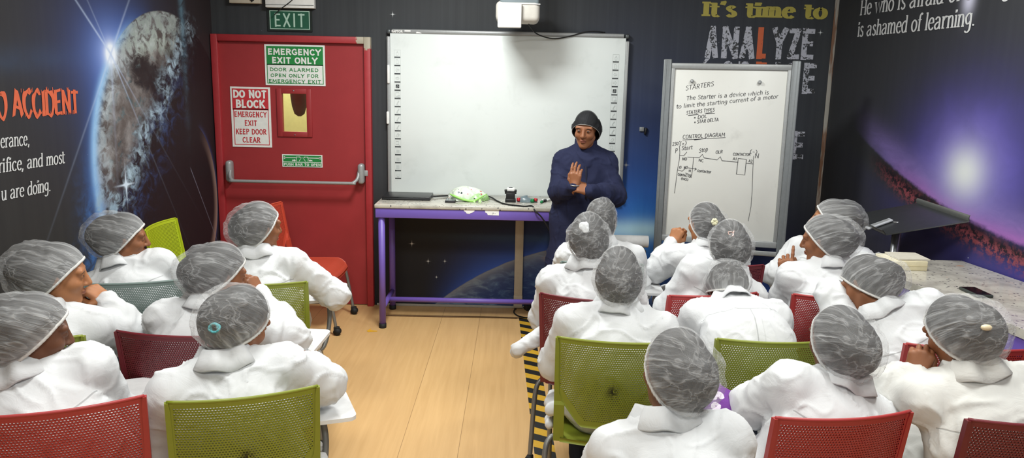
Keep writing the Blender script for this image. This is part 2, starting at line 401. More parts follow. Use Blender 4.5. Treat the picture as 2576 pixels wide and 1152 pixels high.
# ---- left mural
def mural_left():
    g = G('mural_sunrise_planet'); u, d_, v = g.xyz(g.coord()); p2 = g.vec(u, v, 0.0)
    st = streaks(g, u, v)
    c = g.mix(st, rgb(44, 43, 43), rgb(54, 53, 52))
    nz = g.noise(p2, 5, 6, .62, .4); nf = g.noise(p2, 14, 6, .65, .6); nc = g.noise(p2, 8.5, 7, .68, 1.2)
    c = col_add(g, c, (u - 1.1).sm(0, -.8) * .5, rgb(44, 28, 32))                      # warm dark by the corner
    c = col_add(g, c, g2(u, v + (u - 1.8) * .05, 1.95, 1.86, .5, .07) * nz * .55, rgb(62, 82, 112))
    e = (((u - .66) / .85).sq() + ((v - 1.2) / 1.0).sq()).sqrt()
    wob = e + (nf - .5) * .01
    fl = ((u - 1.262).sq() + (v - 1.90).sq()).sqrt()
    # haze outside the limb
    out = wob.sm(.99, 1.005)
    lim = ((wob - 1.0) * -17.0).exp() * out * (u - .75).sm(0, .5)
    c = col_add(g, c, lim * .75, rgb(70, 112, 190))
    c = col_add(g, c, (fl * -4.6).exp() * .85 * out, rgb(66, 84, 176))
    c = col_add(g, c, (fl * -9.0).exp() * 1.3, rgb(120, 160, 240))
    # planet
    ins = wob.sm(1.004, .992)
    t = (u - .45) * .769 + (v - 2.0) * .641
    tw = t + (nc - .5) * .34
    land = g.mix(nz.sm(.40, .66), rgb(92, 84, 82), rgb(138, 134, 134))
    land = g.mix(nf.sm(.54, .64) * .75, land, rgb(58, 82, 88))
    land = g.mix((e.sm(.74, 1.0) * nf.sm(.38, .56)).clamp() * .9, land, rgb(206, 222, 232))
    land = g.mix((v - 1.82).sm(0, .16) * nf.sm(.40, .56) * e.sm(.6, .85) * .8, land, rgb(186, 200, 192))
    land = g.mix((nf * .5 + nc * .5).sm(.5, .66) * (e.sm(.7, 1.0) * .8 + .12), land, rgb(224, 232, 238))
    lit = tw.sm(-.03, .2) * (wob.sm(1.0, .72, .55, 1.0))
    sea = g2(u + (nc - .5) * .25, v + (nf - .5) * .3 - (u - .9) * .25, .86, 1.78, .30, .15)
    lit = lit * (1.0 - sea.sm(.35, .8) * .92)
    body = g.mix(lit, rgb(36, 27, 31), land)
    c = g.mix(ins, c, body)
    rim = ((e - .985) * 26.0); rimf = ((rim.sq()) * -1.0).exp() * (u - .95).sm(0, .35) * (v - .55).sm(0, .3)
    c = col_add(g, c, rimf * .85, rgb(150, 196, 240))
    # torn cloud edge along the terminator
    edge = ((tw * 13.0).sq() * -1.0).exp() * nf.sm(.40, .6) * nz.sm(.36, .56) * wob.sm(1.12, .98)
    c = col_add(g, c, edge * .95, rgb(176, 202, 220))
    band = (((tw + .1) * 6.5).sq() * -1.0).exp() * nc.sm(.42, .72) * (u.sm(.2, .5)) * (1.55 - v).sm(-.6, .2)
    c = col_add(g, c, band * .5, rgb(64, 92, 150))
    tr = g2(u, v + (nf - .5) * .25, .42, 2.25, .035, .5) * nc.sm(.3, .6)
    c = col_add(g, c, tr * .8, rgb(96, 130, 150))
    low = g2(u + (nf - .5) * .25, v, 1.52, .78, .11, .34) * nc.sm(.3, .62)
    c = col_add(g, c, low * .9, rgb(70, 120, 190))
    swirl = ((((((u - 1.42).sq() + ((v - 1.0) * .8).sq()).sqrt() - .07) * 42.0).sq()) * -1.0).exp() * nf.sm(.35, .6)
    c = col_add(g, c, swirl * .8, rgb(150, 176, 196))
    # flare and its rays
    c = col_add(g, c, g2(u, v, 1.262, 1.90, .045, .06) * 1.4 + (fl * -22.0).exp(), rgb(236, 244, 255))
    for (tu, tv, w_, ln, k) in ((1.545, 2.184, .007, .5, .85), (1.44, 2.19, .006, .3, .45), (1.035, 2.234, .008, .32, .75), (1.739, 1.196, .007, .42, .6), (1.0, 1.44, .006, .35, .7), (.93, 1.5, .006, .3, .6), (1.28, 1.35, .012, .3, .5)):
        c = col_add(g, c, ray_line(u, v, 1.262, 1.90, tu, tv, w_, ln) * k, rgb(190, 208, 240))
    c = col_add(g, c, g2(u, v, 1.205, 1.105, .022, .022) + g2(u, v, 1.205, 1.105, .075, .006) + g2(u, v, 1.205, 1.105, .006, .09), rgb(214, 232, 250))
    # small moon by the door
    e2 = (((u - .40) / .355).sq() + ((v - .87) / .58).sq()).sqrt()
    cres = e2.sm(1.0, .985) * e2.sm(.80, .99) * (u - .3).sm(0, -.1)
    c = col_add(g, c, cres * .75 * (v - 1.45).sm(0, -.5), rgb(168, 140, 128))
    c = col_add(g, c, ((e2 - 1.0) * -40.0).exp() * e2.sm(.99, 1.0) * (u - .3).sm(0, -.1) * .5, rgb(70, 84, 140))
    c = col_add(g, c, ray_line(u, v, .42, 1.12, .1, .55, .004, 1.0) * .5, rgb(150, 150, 170))
    c = col_add(g, c, stars(g, u, v, 9, .5, .03) * wob.sm(.98, 1.0), rgb(190, 196, 200))
    return g.done(g.bsdf(c, .62, 0, .3, st, .12, .004))

def mural_back():
    g = G('mural_planet_limb'); u, d_, v = g.xyz(g.coord()); p2 = g.vec(u, v, 0.0)
    st = streaks(g, u, v)
    c = g.mix(st, rgb(44, 46, 49), rgb(64, 67, 70))
    c = g.mix((v - 1.1).sm(0, -.5), c, rgb(34, 34, 37))  # greyer above: light haze on the glossy vinyl put into the colour
    n1 = g.noise(p2, 5, 6, .6, .5); n2 = g.noise(g.vec(u * 6.0, v * 16.0, 0.0), 1, 6, .65, .8)
    R = (((u - .8).sq() + (v + 1.6).sq()).sqrt() - 2.14)
    rw = R + (n2 - .5) * .01
    glow = (R * -7.5).exp() * rw.sm(-.004, .006) * (u + .75).sm(0, .5)
    c = col_add(g, c, glow * 1.0, rgb(54, 88, 176))
    inn = rw.sm(.006, -.004)
    body = g.mix(n2.sm(.4, .75), rgb(34, 56, 110), rgb(76, 106, 148))
    body = g.mix((n1 * n2).sm(.26, .40), body, rgb(110, 132, 156))
    body = g.mix((R * 16.0).exp() * .75, body, rgb(150, 154, 156))
    body = g.mix(g2(u, v + (n2 - .5) * .05, .42, .41, .2, .05).sm(.3, .8), body, rgb(158, 142, 132))
    c = g.mix(inn, c, body)
    c = col_add(g, c, g2(u, v, .3, .57, .7, .035) * .3, rgb(70, 104, 116))
    # blue sunrise beside the board
    dd = (((u - 1.0) * 1.4).sq() + (v - .64).sq()).sqrt()
    ang = (v - .60).at2(u - 1.02)
    rays = g.noise(g.vec(ang * 7.0, 0.0, 0.0), 1, 4, .7)
    c = col_add(g, c, (dd * -2.5).exp() * 1.75 * (u - .1).sm(0, .8), rgb(34, 74, 172))
    c = col_add(g, c, (dd * -4.6).exp() * (rays * 1.0 + .65), rgb(70, 150, 226))
    c = col_add(g, c, g2(u, v, 1.0, .66, .36, .075) * .95, rgb(190, 232, 250))
    c = col_add(g, c, stars(g, u, v, 7.5, .6, .032) + stars(g, u, v, 15, .35, .035, 3.3), rgb(205, 210, 212))
    for (px, py, s) in ((1077, 657, 1.0), (1119, 657, .8), (1098, 697, .6), (1036, 613, 1.2), (1575, 415, 1.4), (988, 36, 1.), (2064, 82, 1.)):
        q = aty(px, py, 6)
        c = col_add(g, c, g2(u, v, q[0], q[2], .005 * s, .005 * s) + g2(u, v, q[0], q[2], .013 * s, .0018) + g2(u, v, q[0], q[2], .0018, .014 * s), rgb(226, 230, 232))
    return g.done(g.bsdf(c, .62, 0, .3, st, .15, .004))

def mural_right():
    g = G('mural_galaxy'); u, d_, v = g.xyz(g.coord()); p2 = g.vec(u, v, 0.0)
    st = streaks(g, u, v); n1 = g.noise(p2, 4, 6, .6, .6); n2 = g.noise(g.vec(u * 9.0, v * 22.0, 0.0), 1, 6, .7, .8); n3 = g.noise(p2, 26, 5, .7)
    c = g.mix(st, rgb(46, 47, 50), rgb(56, 57, 60))
    x = u - .414
    vl = 1.505 - x * .485 + x.sq() * .118
    dv = v - vl
    core = ((u - 1.62).sq() + ((v - 1.34) * 1.1).sq()).sqrt()
    up = (dv + (n3 - .5) * .035).sm(-.012, .018)
    halo = ((((((u - 1.66) * .92).sq() + ((v - 1.36) * 1.25).sq()) / .24)) * -1.0).exp()
    tip = (((dv - .06) / .12).sq() * -1.0).exp() * (u - .36).sm(0, .6)
    gal = c
    gal = col_add(g, gal, halo * 1.1 * (n1 * .9 + .5), rgb(70, 62, 156))
    gal = col_add(g, gal, tip * .95 * (n2 * .9 + .45), rgb(118, 102, 164))
    gal = col_add(g, gal, ((dv / .07).sq() * -1.0).exp() * (u - .8).sm(0, .6) * .9 * (n2 + .3), rgb(166, 100, 176))
    gal = col_add(g, gal, (((core / .31).sq()) * -1.0).exp() * .75 * (n1 * .8 + .6), rgb(150, 138, 206))
    gal = col_add(g, gal, (((core / .15).sq()) * -1.0).exp() * .95, rgb(222, 226, 224))
    below = g.mix((((core / .62).sq()) * -1.0).exp() * .85 * (dv + .02).sm(-.06, -.22), c, rgb(70, 62, 150))
    below = col_add(g, below, g2(u, v, 2.35, .75, .6, .35) * .9, rgb(66, 60, 146))
    lane = (((dv + .05) / .055).sq() * -1.0).exp() * (u - .5).sm(0, .5)
    below = col_add(g, below, lane * 1.0, rgb(28, 20, 28))
    mott = (((dv + .085) / .05).sq() * -1.0).exp() * n3.sm(.44, .56) * (u - .6).sm(0, .6) * n2.sm(.28, .5)
    below = col_add(g, below, mott * 1.0, rgb(140, 70, 78))
    c2 = g.mix(up, below, gal)
    q = (2.0, 2.36)
    c2 = col_add(g, c2, g2(u, v, 1.47, 2.31, .05, .09), rgb(206, 206, 226))
    c2 = col_add(g, c2, stars(g, u, v, 8, .6, .03, 1.7) + stars(g, u, v, 16, .4, .035, 6.1), rgb(200, 202, 206))
    return g.done(g.bsdf(c2, .62, 0, .3, st, .1, .004))

# ------------------------------------------------------------------ room shell
YB, ZC = 6.0, 2.95
XL, KL, XR, KR = -2.29, .107, 2.39, .105
def unit(v): v = np.array(v, float); return v / np.linalg.norm(v)
LX = unit((-KL, -1, 0)); LY = np.cross((0, 0, 1), LX)
RX = unit((KR, -1, 0)); RY = np.cross((0, 0, 1), RX)
def lw(u, v, off=.0015): return np.array((XL, YB, 0)) + LX * u + LY * off + np.array((0, 0, v))
def rw(u, v, off=.0015): return np.array((XR, YB, 0)) + RX * u - RY * off + np.array((0, 0, v))
def bw(x, y, off=.0015):
    p = aty(x, y, YB - off); return p

m = MB(); m.box((3.6, -.05, ZC / 2), (7.3, .1, ZC))
obj('wall_left', m.mesh('wall_left'), mural_left(), kind='structure', mw=frame_mat((XL, YB, 0), LX, LY, (0, 0, 1)))
m = MB(); m.box((3.6, .05, ZC / 2), (7.3, .1, ZC))
obj('wall_right', m.mesh('wall_right'), mural_right(), kind='structure', mw=frame_mat((XR, YB, 0), RX, RY, (0, 0, 1)))
DX0, DX1, DZ = -2.288, -1.09, 2.09
m = MB(); m.box(((XL + DX1) / 2, .05, (ZC + DZ) / 2), (DX1 - XL, .1, ZC - DZ)); m.box(((XR + DX1) / 2, .05, ZC / 2), (XR - DX1, .1, ZC))
wall_back = obj('wall_back', m.mesh('wall_back'), mural_back(), kind='structure', mw=Matrix.Translation((0, YB, 0)))
m = MB(); m.box((-1.7, 7.0, 1.3), (2.4, .06, 2.6)); m.build('wall_corridor', MT['corridor'], kind='structure')

def floor_mat():
    g = G('vinyl_wood_floor'); x, y, z = g.xyz(g.coord())
    gr = g.noise(g.vec(x * 34.0, y * 1.6, 0.0), 1, 6, .62, .5); g3 = g.noise(g.vec(x * 3.0, y * .6, 0.0), 1, 3)
    c = g.mix(gr.sm(.2, .8), rgb(196, 155, 102), rgb(212, 172, 118))
    c = g.mix(g3 * .4, c, rgb(232, 192, 134))
    xs = x + (6.0 - y) * .004
    seam = ((((xs + 1.0) / 1.25).fract() - .5).abs() - .1155).abs()
    c = g.mix(seam.sm(.0016, .0004) * .75, c, rgb(120, 88, 54))
    return g.done(g.bsdf(c, (gr * .15 + .32), 0, .45, gr, .05, .003))
m = MB(); m.box((0, 2.6, -.05), (8.0, 9.4, .1)); m.build('floor', floor_mat(), kind='structure')
m = MB(); m.box((0, 2.1, ZC + .05), (8.0, 8.2, .1)); m.build('ceiling', simple('ceiling_paint', rgb(232, 232, 228), .8), kind='structure')
# worn corner strip and lower edge of the vinyl
def strip_mat():
    g = G('worn_corner_strip'); x, y, z = g.xyz(g.coord('Object')); n = g.noise(g.vec(x * 30.0, y * 30.0, z * 3.0), 1, 4, .6)
    return g.done(g.bsdf(g.mix(n.sm(.42, .58), rgb(112, 78, 56), rgb(150, 146, 138)), .7))
m = MB(); m.box((XR - .008, YB - .012, ZC / 2), (.03, .022, ZC), .003, Matrix.Rotation(-.3, 3, 'Z')); m.build('trim_1', strip_mat(), kind='structure')
m = MB(); m.box((.65, YB - .008, .009), (3.44, .016, .018), .002); m.build('baseboard_back', simple('pale_edge', rgb(176, 172, 160), .6), kind='structure')

# ------------------------------------------------------------------ lettering printed on the murals
def wl_text(name, s, wallfn, u0, u1, v0, xh, mat, thick, thin, serif=0., slant=0., sp=0.):
    mb = MB((LY if wallfn is lwm else -RY) * .00012); tw = text_w(s, sp)
    k = (u1 - u0) / tw
    stroke_text(mb, s, lambda gx, gy: wallfn(u0 + gx * k, v0 + gy * xh), thick, thin, serif, slant, sp)
    o = mb.build(name, mat); o['kind'] = 'structure'
    return o
WL, WR = bpy.data.objects['wall_left'], bpy.data.objects['wall_right']
def to_wall(o, wall):
    o.parent = wall; o.matrix_parent_inverse = wall.matrix_world.inverted()
def lwm(u, v): return lw(u, v, .002)
for s, u0, u1, v0 in (('erance,', 2.205, 2.008, 1.417), ('rifice, and most', 2.235, 1.752, 1.297), ('u are doing.', 2.235, 1.882, 1.160)):
    to_wall(wl_text('lettering', s, lwm, u0, u1, v0, .047, MT['letter_white'], .19, .075, .16, .12, .02), WL)
# brush lettering : heavy, uneven strokes
mb = MB(LY * .00012); s = 'O ACCIDENT'; tw = text_w(s)
u0, u1 = 2.207, 1.60; k = (u1 - u0) / tw
stroke_text(mb, s, lambda gx, gy: lwm(u0 + gx * k, 1.565 + gy * .093 + .008 * math.sin(gx * 9)), .27, .17, 0, .05, 0, .05)
for i in range(46):   # dry-brush tails
    a = random.uniform(2.0, tw); q = random.uniform(.0, .12); ln = random.uniform(.12, .3); w_ = random.uniform(.02, .05)
    z0 = random.choice((0.0, 1.34))
    pen(mb, [(a, z0 - .06), (a + .02, z0 + ln - .06)], lambda gx, gy: lwm(u0 + gx * k, 1.565 + gy * .093), w_, w_)
o = mb.build('lettering', MT['letter_brush']); to_wall(o, WL); o['kind'] = 'structure'
def rwm(u, v): return rw(u, v, .002)
to_wall(wl_text('lettering', 'He who is afraid of asking', rwm, .334, 1.80, 2.297, .072, MT['letter_white'], .19, .08, .15, .0, .03), WR)
to_wall(wl_text('lettering', 'is ashamed of learning.', rwm, .327, 1.555, 2.150, .070, MT['letter_white'], .19, .08, .15, .0, .03), WR)

def bwx(x, z, off=.002): return (x, YB - off, z)
def slab(s, x0, x1, z0, xh, mat):
    mb = MB((0, -.00012, 0)); tw = text_w(s, .1); k = (x1 - x0) / tw
    stroke_text(mb, s, lambda gx, gy: bwx(x0 + gx * k, z0 + gy * xh), .34, .15, .26, 0, .1)
    o = mb.build('lettering', mat); to_wall(o, wall_back); o['kind'] = 'structure'
slab("It's time to", 1.392, 2.325, 2.298, .073, MT['letter_yellow'])
def block(ch, x0, x1, z0, z1, mat, th=.036):
    """heavy condensed capital"""
    mb = MB((0, -.00015, 0)); adv, st = GL[ch]
    xs = [p[0] for _, q in st for p in q]; a, b = min(xs), max(xs); kx = (x1 - x0 - th) / max(b - a, .05)
    f = lambda gx, gy: bwx(x0 + th / 2 + (gx - a) * kx, z0 + gy / 1.4 * (z1 - z0))
    for kind, pts in st:
        pts = catmull(pts, 6) if kind == C_ else pts
        # pen in wall space so that weight stays even
        P = [np.array((x0 + th / 2 + (p[0] - a) * kx, z0 + th * .45 + p[1] / 1.4 * (z1 - z0 - th * .9))) for p in pts]
        if len(P) == 2:
            d = P[1] - P[0]; d /= np.linalg.norm(d)
            if abs(d[1]) > .3: P = [P[0] - d * th * .4, P[1] + d * th * .4]
            else: P = [P[0] - d * th * .45, P[1] + d * th * .4]
        pen(mb, P, lambda x, z: bwx(x, z), th, th * .85)
    o = mb.build('lettering', mat); to_wall(o, wall_back); o['kind'] = 'structure'
for word, row, zz in (('ANALYZE', ((1775, 1808), (1816, 1858), (1862, 1900), (1905, 1930), (1941, 1981), (1983, 2014), (2017, 2050)), (1.99, 2.228)),
                      ('CREATE', ((1810, 1846), (1855, 1891), (1899, 1928), (1940, 1970), (1980, 2013), (2020, 2054)), (1.738, 1.975)),
                      ('TE', ((1979, 2002), (1990, 2024)), (1.238, 1.461))):
    for ch, (a, b), in zip(word, row):
        zc = (zz[0] + zz[1]) / 2
        if word == 'TE' and ch == 'T': a, b = 1948, 1982
        xa, xb = aty(a, 300, YB)[0], aty(b, 300, YB)[0]
        # columns lean in the picture: take x at the row's own height
        py = 108 if word == 'ANALYZE' else (195 if word == 'CREATE' else 365)
        xa, xb = aty(a, py, YB)[0], aty(b, py, YB)[0]
        mt = MT['letter_orange'] if (word, ch) in (('ANALYZE', 'L'),) or (word == 'CREATE' and ch == 'E' and a == 1899) else MT['letter_lilac']
        block(ch, xa, xb, zz[0], zz[1], mt, .042)
mb = MB(); q = [aty(x, y, YB - .002) for x, y in ((1775, 147), (1786, 147), (1768, 167), (1763, 167))]; mb.poly(q)
o = mb.build('lettering', MT['letter_lilac']); to_wall(o, wall_back); o['kind'] = 'structure'

# ------------------------------------------------------------------ red fire door
g = G('red_door_paint'); v = g.coord(); n = g.noise(v, 6, 3); n9 = g.noise(v, 160, 2)
MT['door_red'] = g.done(g.bsdf(g.mix(n, rgb(146, 46, 49), rgb(160, 52, 55)), .45, 0, .4, n9, .08, .003))
g = G('red_frame_worn'); x, y, z = g.xyz(g.coord()); n = g.noise(g.vec(x * 26.0, y * 26.0, z * 26.0), 1, 5, .65)
chip = ((((x + 1.12) / .085).sq() + ((z - 2.07) / .085).sq()).sqrt() + (n - .5) * 1.5).sm(.9, .8)
MT['door_frame'] = g.done(g.bsdf(g.mix(chip, g.mix(n, rgb(152, 42, 47), rgb(170, 52, 58)), rgb(168, 160, 142)), .5, 0, .4))
door = thing('door_1', ((DX0 + DX1) / 2, YB, 0)); door['kind'] = 'structure'
def part(mb, name, mat, par):
    o = mb.build(name, mat); o.parent = par; o.matrix_parent_inverse = Matrix.Translation(par.matrix_basis.translation).inverted() if par.parent is None else Matrix.Identity(4)
    if par.parent is not None: pass
    return o
def px_part(mb, name, mat, par, **kw):
    """mesh was laid out in room coordinates; make it a child without moving it"""
    o = mb.build(name, mat, **kw)
    bpy_root = par
    o.parent = par
    T = Matrix.Identity(4); q = par
    chain = []
    while q is not None: chain.append(q); q = q.parent
    for q in reversed(chain): T = T @ q.matrix_parent_inverse @ Matrix.LocRotScale(q.location, q.rotation_euler, q.scale)
    o.matrix_parent_inverse = T.inverted()
    return o
fw = .05
m = MB(); yf = YB - .025
m.box((DX0 + fw / 2, yf + .03, DZ / 2), (fw, .11, DZ), .004); m.box((DX1 - fw / 2, yf + .03, DZ / 2), (fw, .11, DZ), .004)
m.box(((DX0 + DX1) / 2, yf + .03, DZ - fw / 2), (DX1 - DX0 - 2 * fw, .11, fw), .004)
px_part(m, 'door_frame', MT['door_frame'], door)
WX0, WX1 = aty(709, 280, YB - .01)[0], aty(774, 280, YB - .01)[0]; WZ0, WZ1 = aty(740, 333, YB - .01)[2], aty(740, 234, YB - .01)[2]
lx0, lx1, lz1 = DX0 + fw - .004, DX1 - fw + .004, DZ - fw + .004
m = MB()
yl = YB + .012
for (a, b, c, d) in ((lx0, WX0, .008, lz1), (WX1, lx1, .008, lz1), (WX0, WX1, .008, WZ0), (WX0, WX1, WZ1, lz1)):
    m.box(((a + b) / 2, yl, (c + d) / 2), (b - a, .05, d - c))
leaf = px_part(m, 'door_leaf', MT['door_red'], door)
m = MB(); bw_ = .034
for (a, b, c, d) in ((WX0 - bw_, WX0 + .006, WZ0 - bw_, WZ1 + bw_), (WX1 - .006, WX1 + bw_, WZ0 - bw_, WZ1 + bw_), (WX0, WX1, WZ0 - bw_, WZ0 + .006), (WX0, WX1, WZ1 - .006, WZ1 + bw_)):
    m.box(((a + b) / 2, YB - .018, (c + d) / 2), (b - a, .014, d - c), .003)
bead = px_part(m, 'window_bead', MT['door_red'], door)
for z_ in (WZ0 - .018, WZ1 + .018): m = MB(); m.lathe([(.0055, 0), (.005, .003), (.0, .004)], ((WX0 + WX1) / 2, YB - .025, z_), 10, Matrix.Rotation(PI / 2, 3, 'X')); px_part(m, 'screw', MT['steel'], bead)
g = G('door_glass'); tr = g.N('ShaderNodeBsdfTransparent'); gl = g.N('ShaderNodeBsdfGlossy'); gl.inputs['Roughness'].default_value = .05
tr.inputs[0].default_value = (.93, .95, .88, 1); mx_ = g.N('ShaderNodeMixShader'); mx_.inputs[0].default_value = .06
g.L(tr.outputs[0], mx_.inputs[1]); g.L(gl.outputs[0], mx_.inputs[2]); MT['glass'] = g.done(mx_)
m = MB(); m.box(((WX0 + WX1) / 2, YB + .01, (WZ0 + WZ1) / 2), (WX1 - WX0, .006, WZ1 - WZ0)); px_part(m, 'window_pane', MT['glass'], door)
# dark cloth hanging behind the pane
q = aty(752, 236, 6.35); m = MB()
m.lathe([(.012, -.16), (.04, -.14), (.058, -.08), (.068, 0), (.07, .12), (.05, .2), (.015, .22)], (q[0], 6.35, q[2] - .02), 18)
o = m.build('cloth_bag', simple('dark_cloth', rgb(104, 100, 86), .9), label='dark bag hanging behind the small yellow-lit pane of the red door', cat='bag')
m = MB(); m.tube([(q[0], 6.35, q[2] + .18), (q[0], 6.4, 2.25), (q[0], 6.97, 2.3)], .004, 6); px_part(m, 'strap', MT['black_rubber'], o)
# push bar
yb0 = YB - .014
def bp(x, y, Y): return aty(x, y, Y)
m = MB(); pl0, pl1, pr0, pr1 = bp(576, 405, YB - .05), bp(580, 455, YB - .05), bp(908, 413, YB - .05), bp(910, 461, YB - .05)
bar = thing('push_bar', ((pl0 + pr0) / 2)[[0, 1, 2]].tolist()); bar.parent = door; bar.matrix_parent_inverse = Matrix.Translation(door.location).inverted()
for nm, a, b in (('end_bracket', pl0, pl1), ('end_bracket', pr0, pr1)):
    m = MB(); m.box(((a[0] + b[0]) / 2, YB - .05, (a[2] + b[2]) / 2), (.05, .075, abs(a[2] - b[2]) + .01), .022, None, 4); px_part(m, nm, MT['grey_metal'], bar)
zb_ = bp(740, 458, YB - .13)[2]
m = MB(); m.tube([(pl0[0] + .012, YB - .06, zb_ + .09), (pl0[0] + .02, YB - .1, zb_ + .03), (pl0[0] + .05, YB - .13, zb_ + .003), (pl0[0] + .1, YB - .135, zb_), (pr0[0] - .1, YB - .135, zb_), (pr0[0] - .05, YB - .13, zb_ + .003), (pr0[0] - .02, YB - .1, zb_ + .03), (pr0[0] - .012, YB - .06, zb_ + .09)], .0125, 12, True, 6)
px_part(m, 'bar', MT['grey_metal'], bar)
q = bp(921, 435, YB - .03); m = MB(); m.box(q, (.035, .05, .045), .005); px_part(m, 'latch', MT['grey_metal'], door)

# ------------------------------------------------------------------ signs
def sign(name, c4, Y, mat_bg, label, depth=.004):
    """flat board between pixel corners (TL, BR) on the plane y = Y; returns thing and a unit-square mapper"""
    a, b = aty(*c4[0], Y), aty(*c4[1], Y); x0, x1, z1, z0 = a[0], b[0], a[2], b[2]
    t = thing(name, ((x0 + x1) / 2, Y, z0), 0, label, 'sign')
    m = MB(); m.box(((x0 + x1) / 2, Y + depth / 2, (z0 + z1) / 2), (x1 - x0, depth, z1 - z0)); px_part(m, 'panel', mat_bg, t)
    return t, (lambda k: (lambda u, v: (x0 + u * (x1 - x0), Y - .0006 * k, z0 + v * (z1 - z0))))
def rect(mb, fn, a, b, c, d): mb.poly([fn(a, c), fn(b, c), fn(b, d), fn(a, d)])
def rect_ring(mb, fn, a, b, c, d, tu, tv):
    for r in ((a, b, c, c + tv), (a, b, d - tv, d), (a, a + tu, c + tv, d - tv), (b - tu, b, c + tv, d - tv)): rect(mb, fn, *r)
YS = YB - .0185
t, F = sign('exit_sign', ((672, 23), (785.5, 80)), YB - .012, simple('clear_acrylic_edge', rgb(40, 46, 44), .2), 'dark green EXIT sign on the wall above the red door', .012)
m = MB((0, -.00008, 0)); rect(m, F(1), .045, .955, .08, .96); px_part(m, 'green_field', MT['green_dark'], t)
m = MB((0, -.00008, 0)); rect_ring(m, F(2), .05, .95, .09, .95, .018, .035)
put_caps(m, 'EXIT', F(2), .17, .83, .2, .83, .17, .25); px_part(m, 'lettering', simple('photolum', rgb(176, 206, 190), .5), t)
t, F = sign('emergency_sign', ((664.5, 111), (819, 217)), YS, MT['signwhite'], 'white and green EMERGENCY EXIT ONLY sign at the top of the red door')
m = MB((0, -.00008, 0)); rect(m, F(1), .03, .97, .5, .96); rect_ring(m, F(1), .03, .97, .04, .52, .012, .018)
for s, a, b, c, d in (('DOOR ALARMED', .085, .885, .345, .435), ('OPEN ONLY FOR', .095, .885, .20, .29), ('EMERGENCY EXIT', .06, .925, .058, .15)): put_caps(m, s, F(2), a, b, c, d, .25)
px_part(m, 'green_print', MT['green'], t)
m = MB((0, -.00008, 0)); put_caps(m, 'EMERGENCY', F(2), .065, .93, .745, .905, .31); put_caps(m, 'EXIT ONLY', F(2), .13, .87, .535, .70, .31); px_part(m, 'lettering', MT['signwhite'], t)
t, F = sign('keep_clear_sign', ((578.5, 217.5), (684.5, 371)), YS, MT['signwhite'], 'white and red DO NOT BLOCK sign on the left of the red door')
m = MB((0, -.00008, 0)); rect(m, F(1), .04, .95, .62, .97); rect_ring(m, F(1), .055, .945, .035, .64, .018, .012)
for s, a, b, c, d in (('EMERGENCY', .09, .89, .50, .595), ('EXIT', .34, .64, .355, .45), ('KEEP DOOR', .11, .87, .212, .307), ('CLEAR', .27, .71, .075, .168)): put_caps(m, s, F(2), a, b, c, d, .21)
px_part(m, 'red_print', MT['signred'], t)
m = MB((0, -.00008, 0)); put_caps(m, 'DO NOT', F(2), .085, .90, .815, .95, .31); put_caps(m, 'BLOCK', F(2), .145, .855, .65, .79, .31); px_part(m, 'lettering', MT['signwhite'], t)
t, F = sign('push_bar_sign', ((709.5, 388), (811.5, 421.5)), YS, MT['signwhite'], 'small green PUSH BAR TO OPEN sign above the push bar')
m = MB((0, -.00008, 0)); rect(m, F(1), .025, .975, .42, .93); rect(m, F(1), .025, .975, .06, .37); px_part(m, 'green_print', MT['green'], t)
m = MB((0, -.0001, 0)); put_caps(m, 'PUSH BAR TO OPEN', F(2), .045, .955, .10, .31, .31)
for (a, b, c, d) in ((.05, .34, .72, .77), (.66, .95, .72, .77), (.045, .06, .64, .85), (.06, .085, .68, .81), (.94, .955, .64, .85), (.915, .94, .68, .81)): rect(m, F(2), a, b, c, d)
for pts in ([(.36, .46), (.35, .6), (.36, .84), (.44, .84), (.45, .75), (.55, .75), (.56, .84), (.64, .84), (.65, .6), (.64, .46)], [(.42, .46), (.45, .62), (.47, .7)], [(.58, .46), (.55, .62), (.53, .7)], [(.36, .8), (.44, .8)], [(.56, .8), (.64, .8)]):
    pen(m, pts, F(2), .012, .03)
for s_ in (-1, 1):
    m.poly([F(2)(.5 + s_ * x_, y_) for x_, y_ in ((.16, .53), (.2, .64), (.2, .58), (.25, .58), (.25, .45), (.23, .5), (.2, .5), (.2, .44))][::s_])
px_part(m, 'lettering', MT['signwhite'], t)

# white boxes above the door
def wall_box(name, x0, y0, x1, y1, dep, label, cat, mat='white_plastic'):
    a, b = aty(x0, y0, YB - dep), aty(x1, y1, YB - dep)
    t = thing(name, ((a[0] + b[0]) / 2, YB - .001, b[2]), 0, label, cat)
    m = MB(); m.box(((a[0] + b[0]) / 2, YB - dep / 2 - .001, (a[2] + b[2]) / 2), (b[0] - a[0], dep - .002, a[2] - b[2]), .004); px_part(m, 'casing', MT[mat], t)
    return t, a, b
t, a, b = wall_box('electrical_box', 573, -60, 655, 9, .05, 'small off-white box at the top left above the red door', 'electrical box', 'beige')
m = MB(); m.tube([(a[0] + .17, YB - .056, b[2] + .2), (a[0] + .172, YB - .056, b[2] + .01)], .004, 8); m.lathe([(.018, 0), (.016, .008), (.004, .01)], (a[0] + .172, YB - .05, b[2] + .032), 12, Matrix.Rotation(PI / 2, 3, 'X')); px_part(m, 'cable_entry', MT['black_rubber'], t)
t, a, b = wall_box('trunking_box', 664, -70, 790, 21, .06, 'white ridged box directly above the EXIT sign', 'electrical box')
m = MB()
for z_ in (.02, .09, .16): m.box(((a[0] + b[0]) / 2, YB - .0615, b[2] + z_), (b[0] - a[0] - .004, .004, .0025))
px_part(m, 'seam', MT['icon_dark'], t)
m = MB(); pts = [aty(x, y, YB - .068) for x, y in ((760, -30), (735, 0), (707, 22), (690, 37))]; m.tube(pts, .0035, 8, True, 5)
m.build('dangling_cable', MT['black_rubber'], label='thin dark cable hanging diagonally over the white box and EXIT sign', cat='cable')
q = aty(1617, 325, YB - .01)
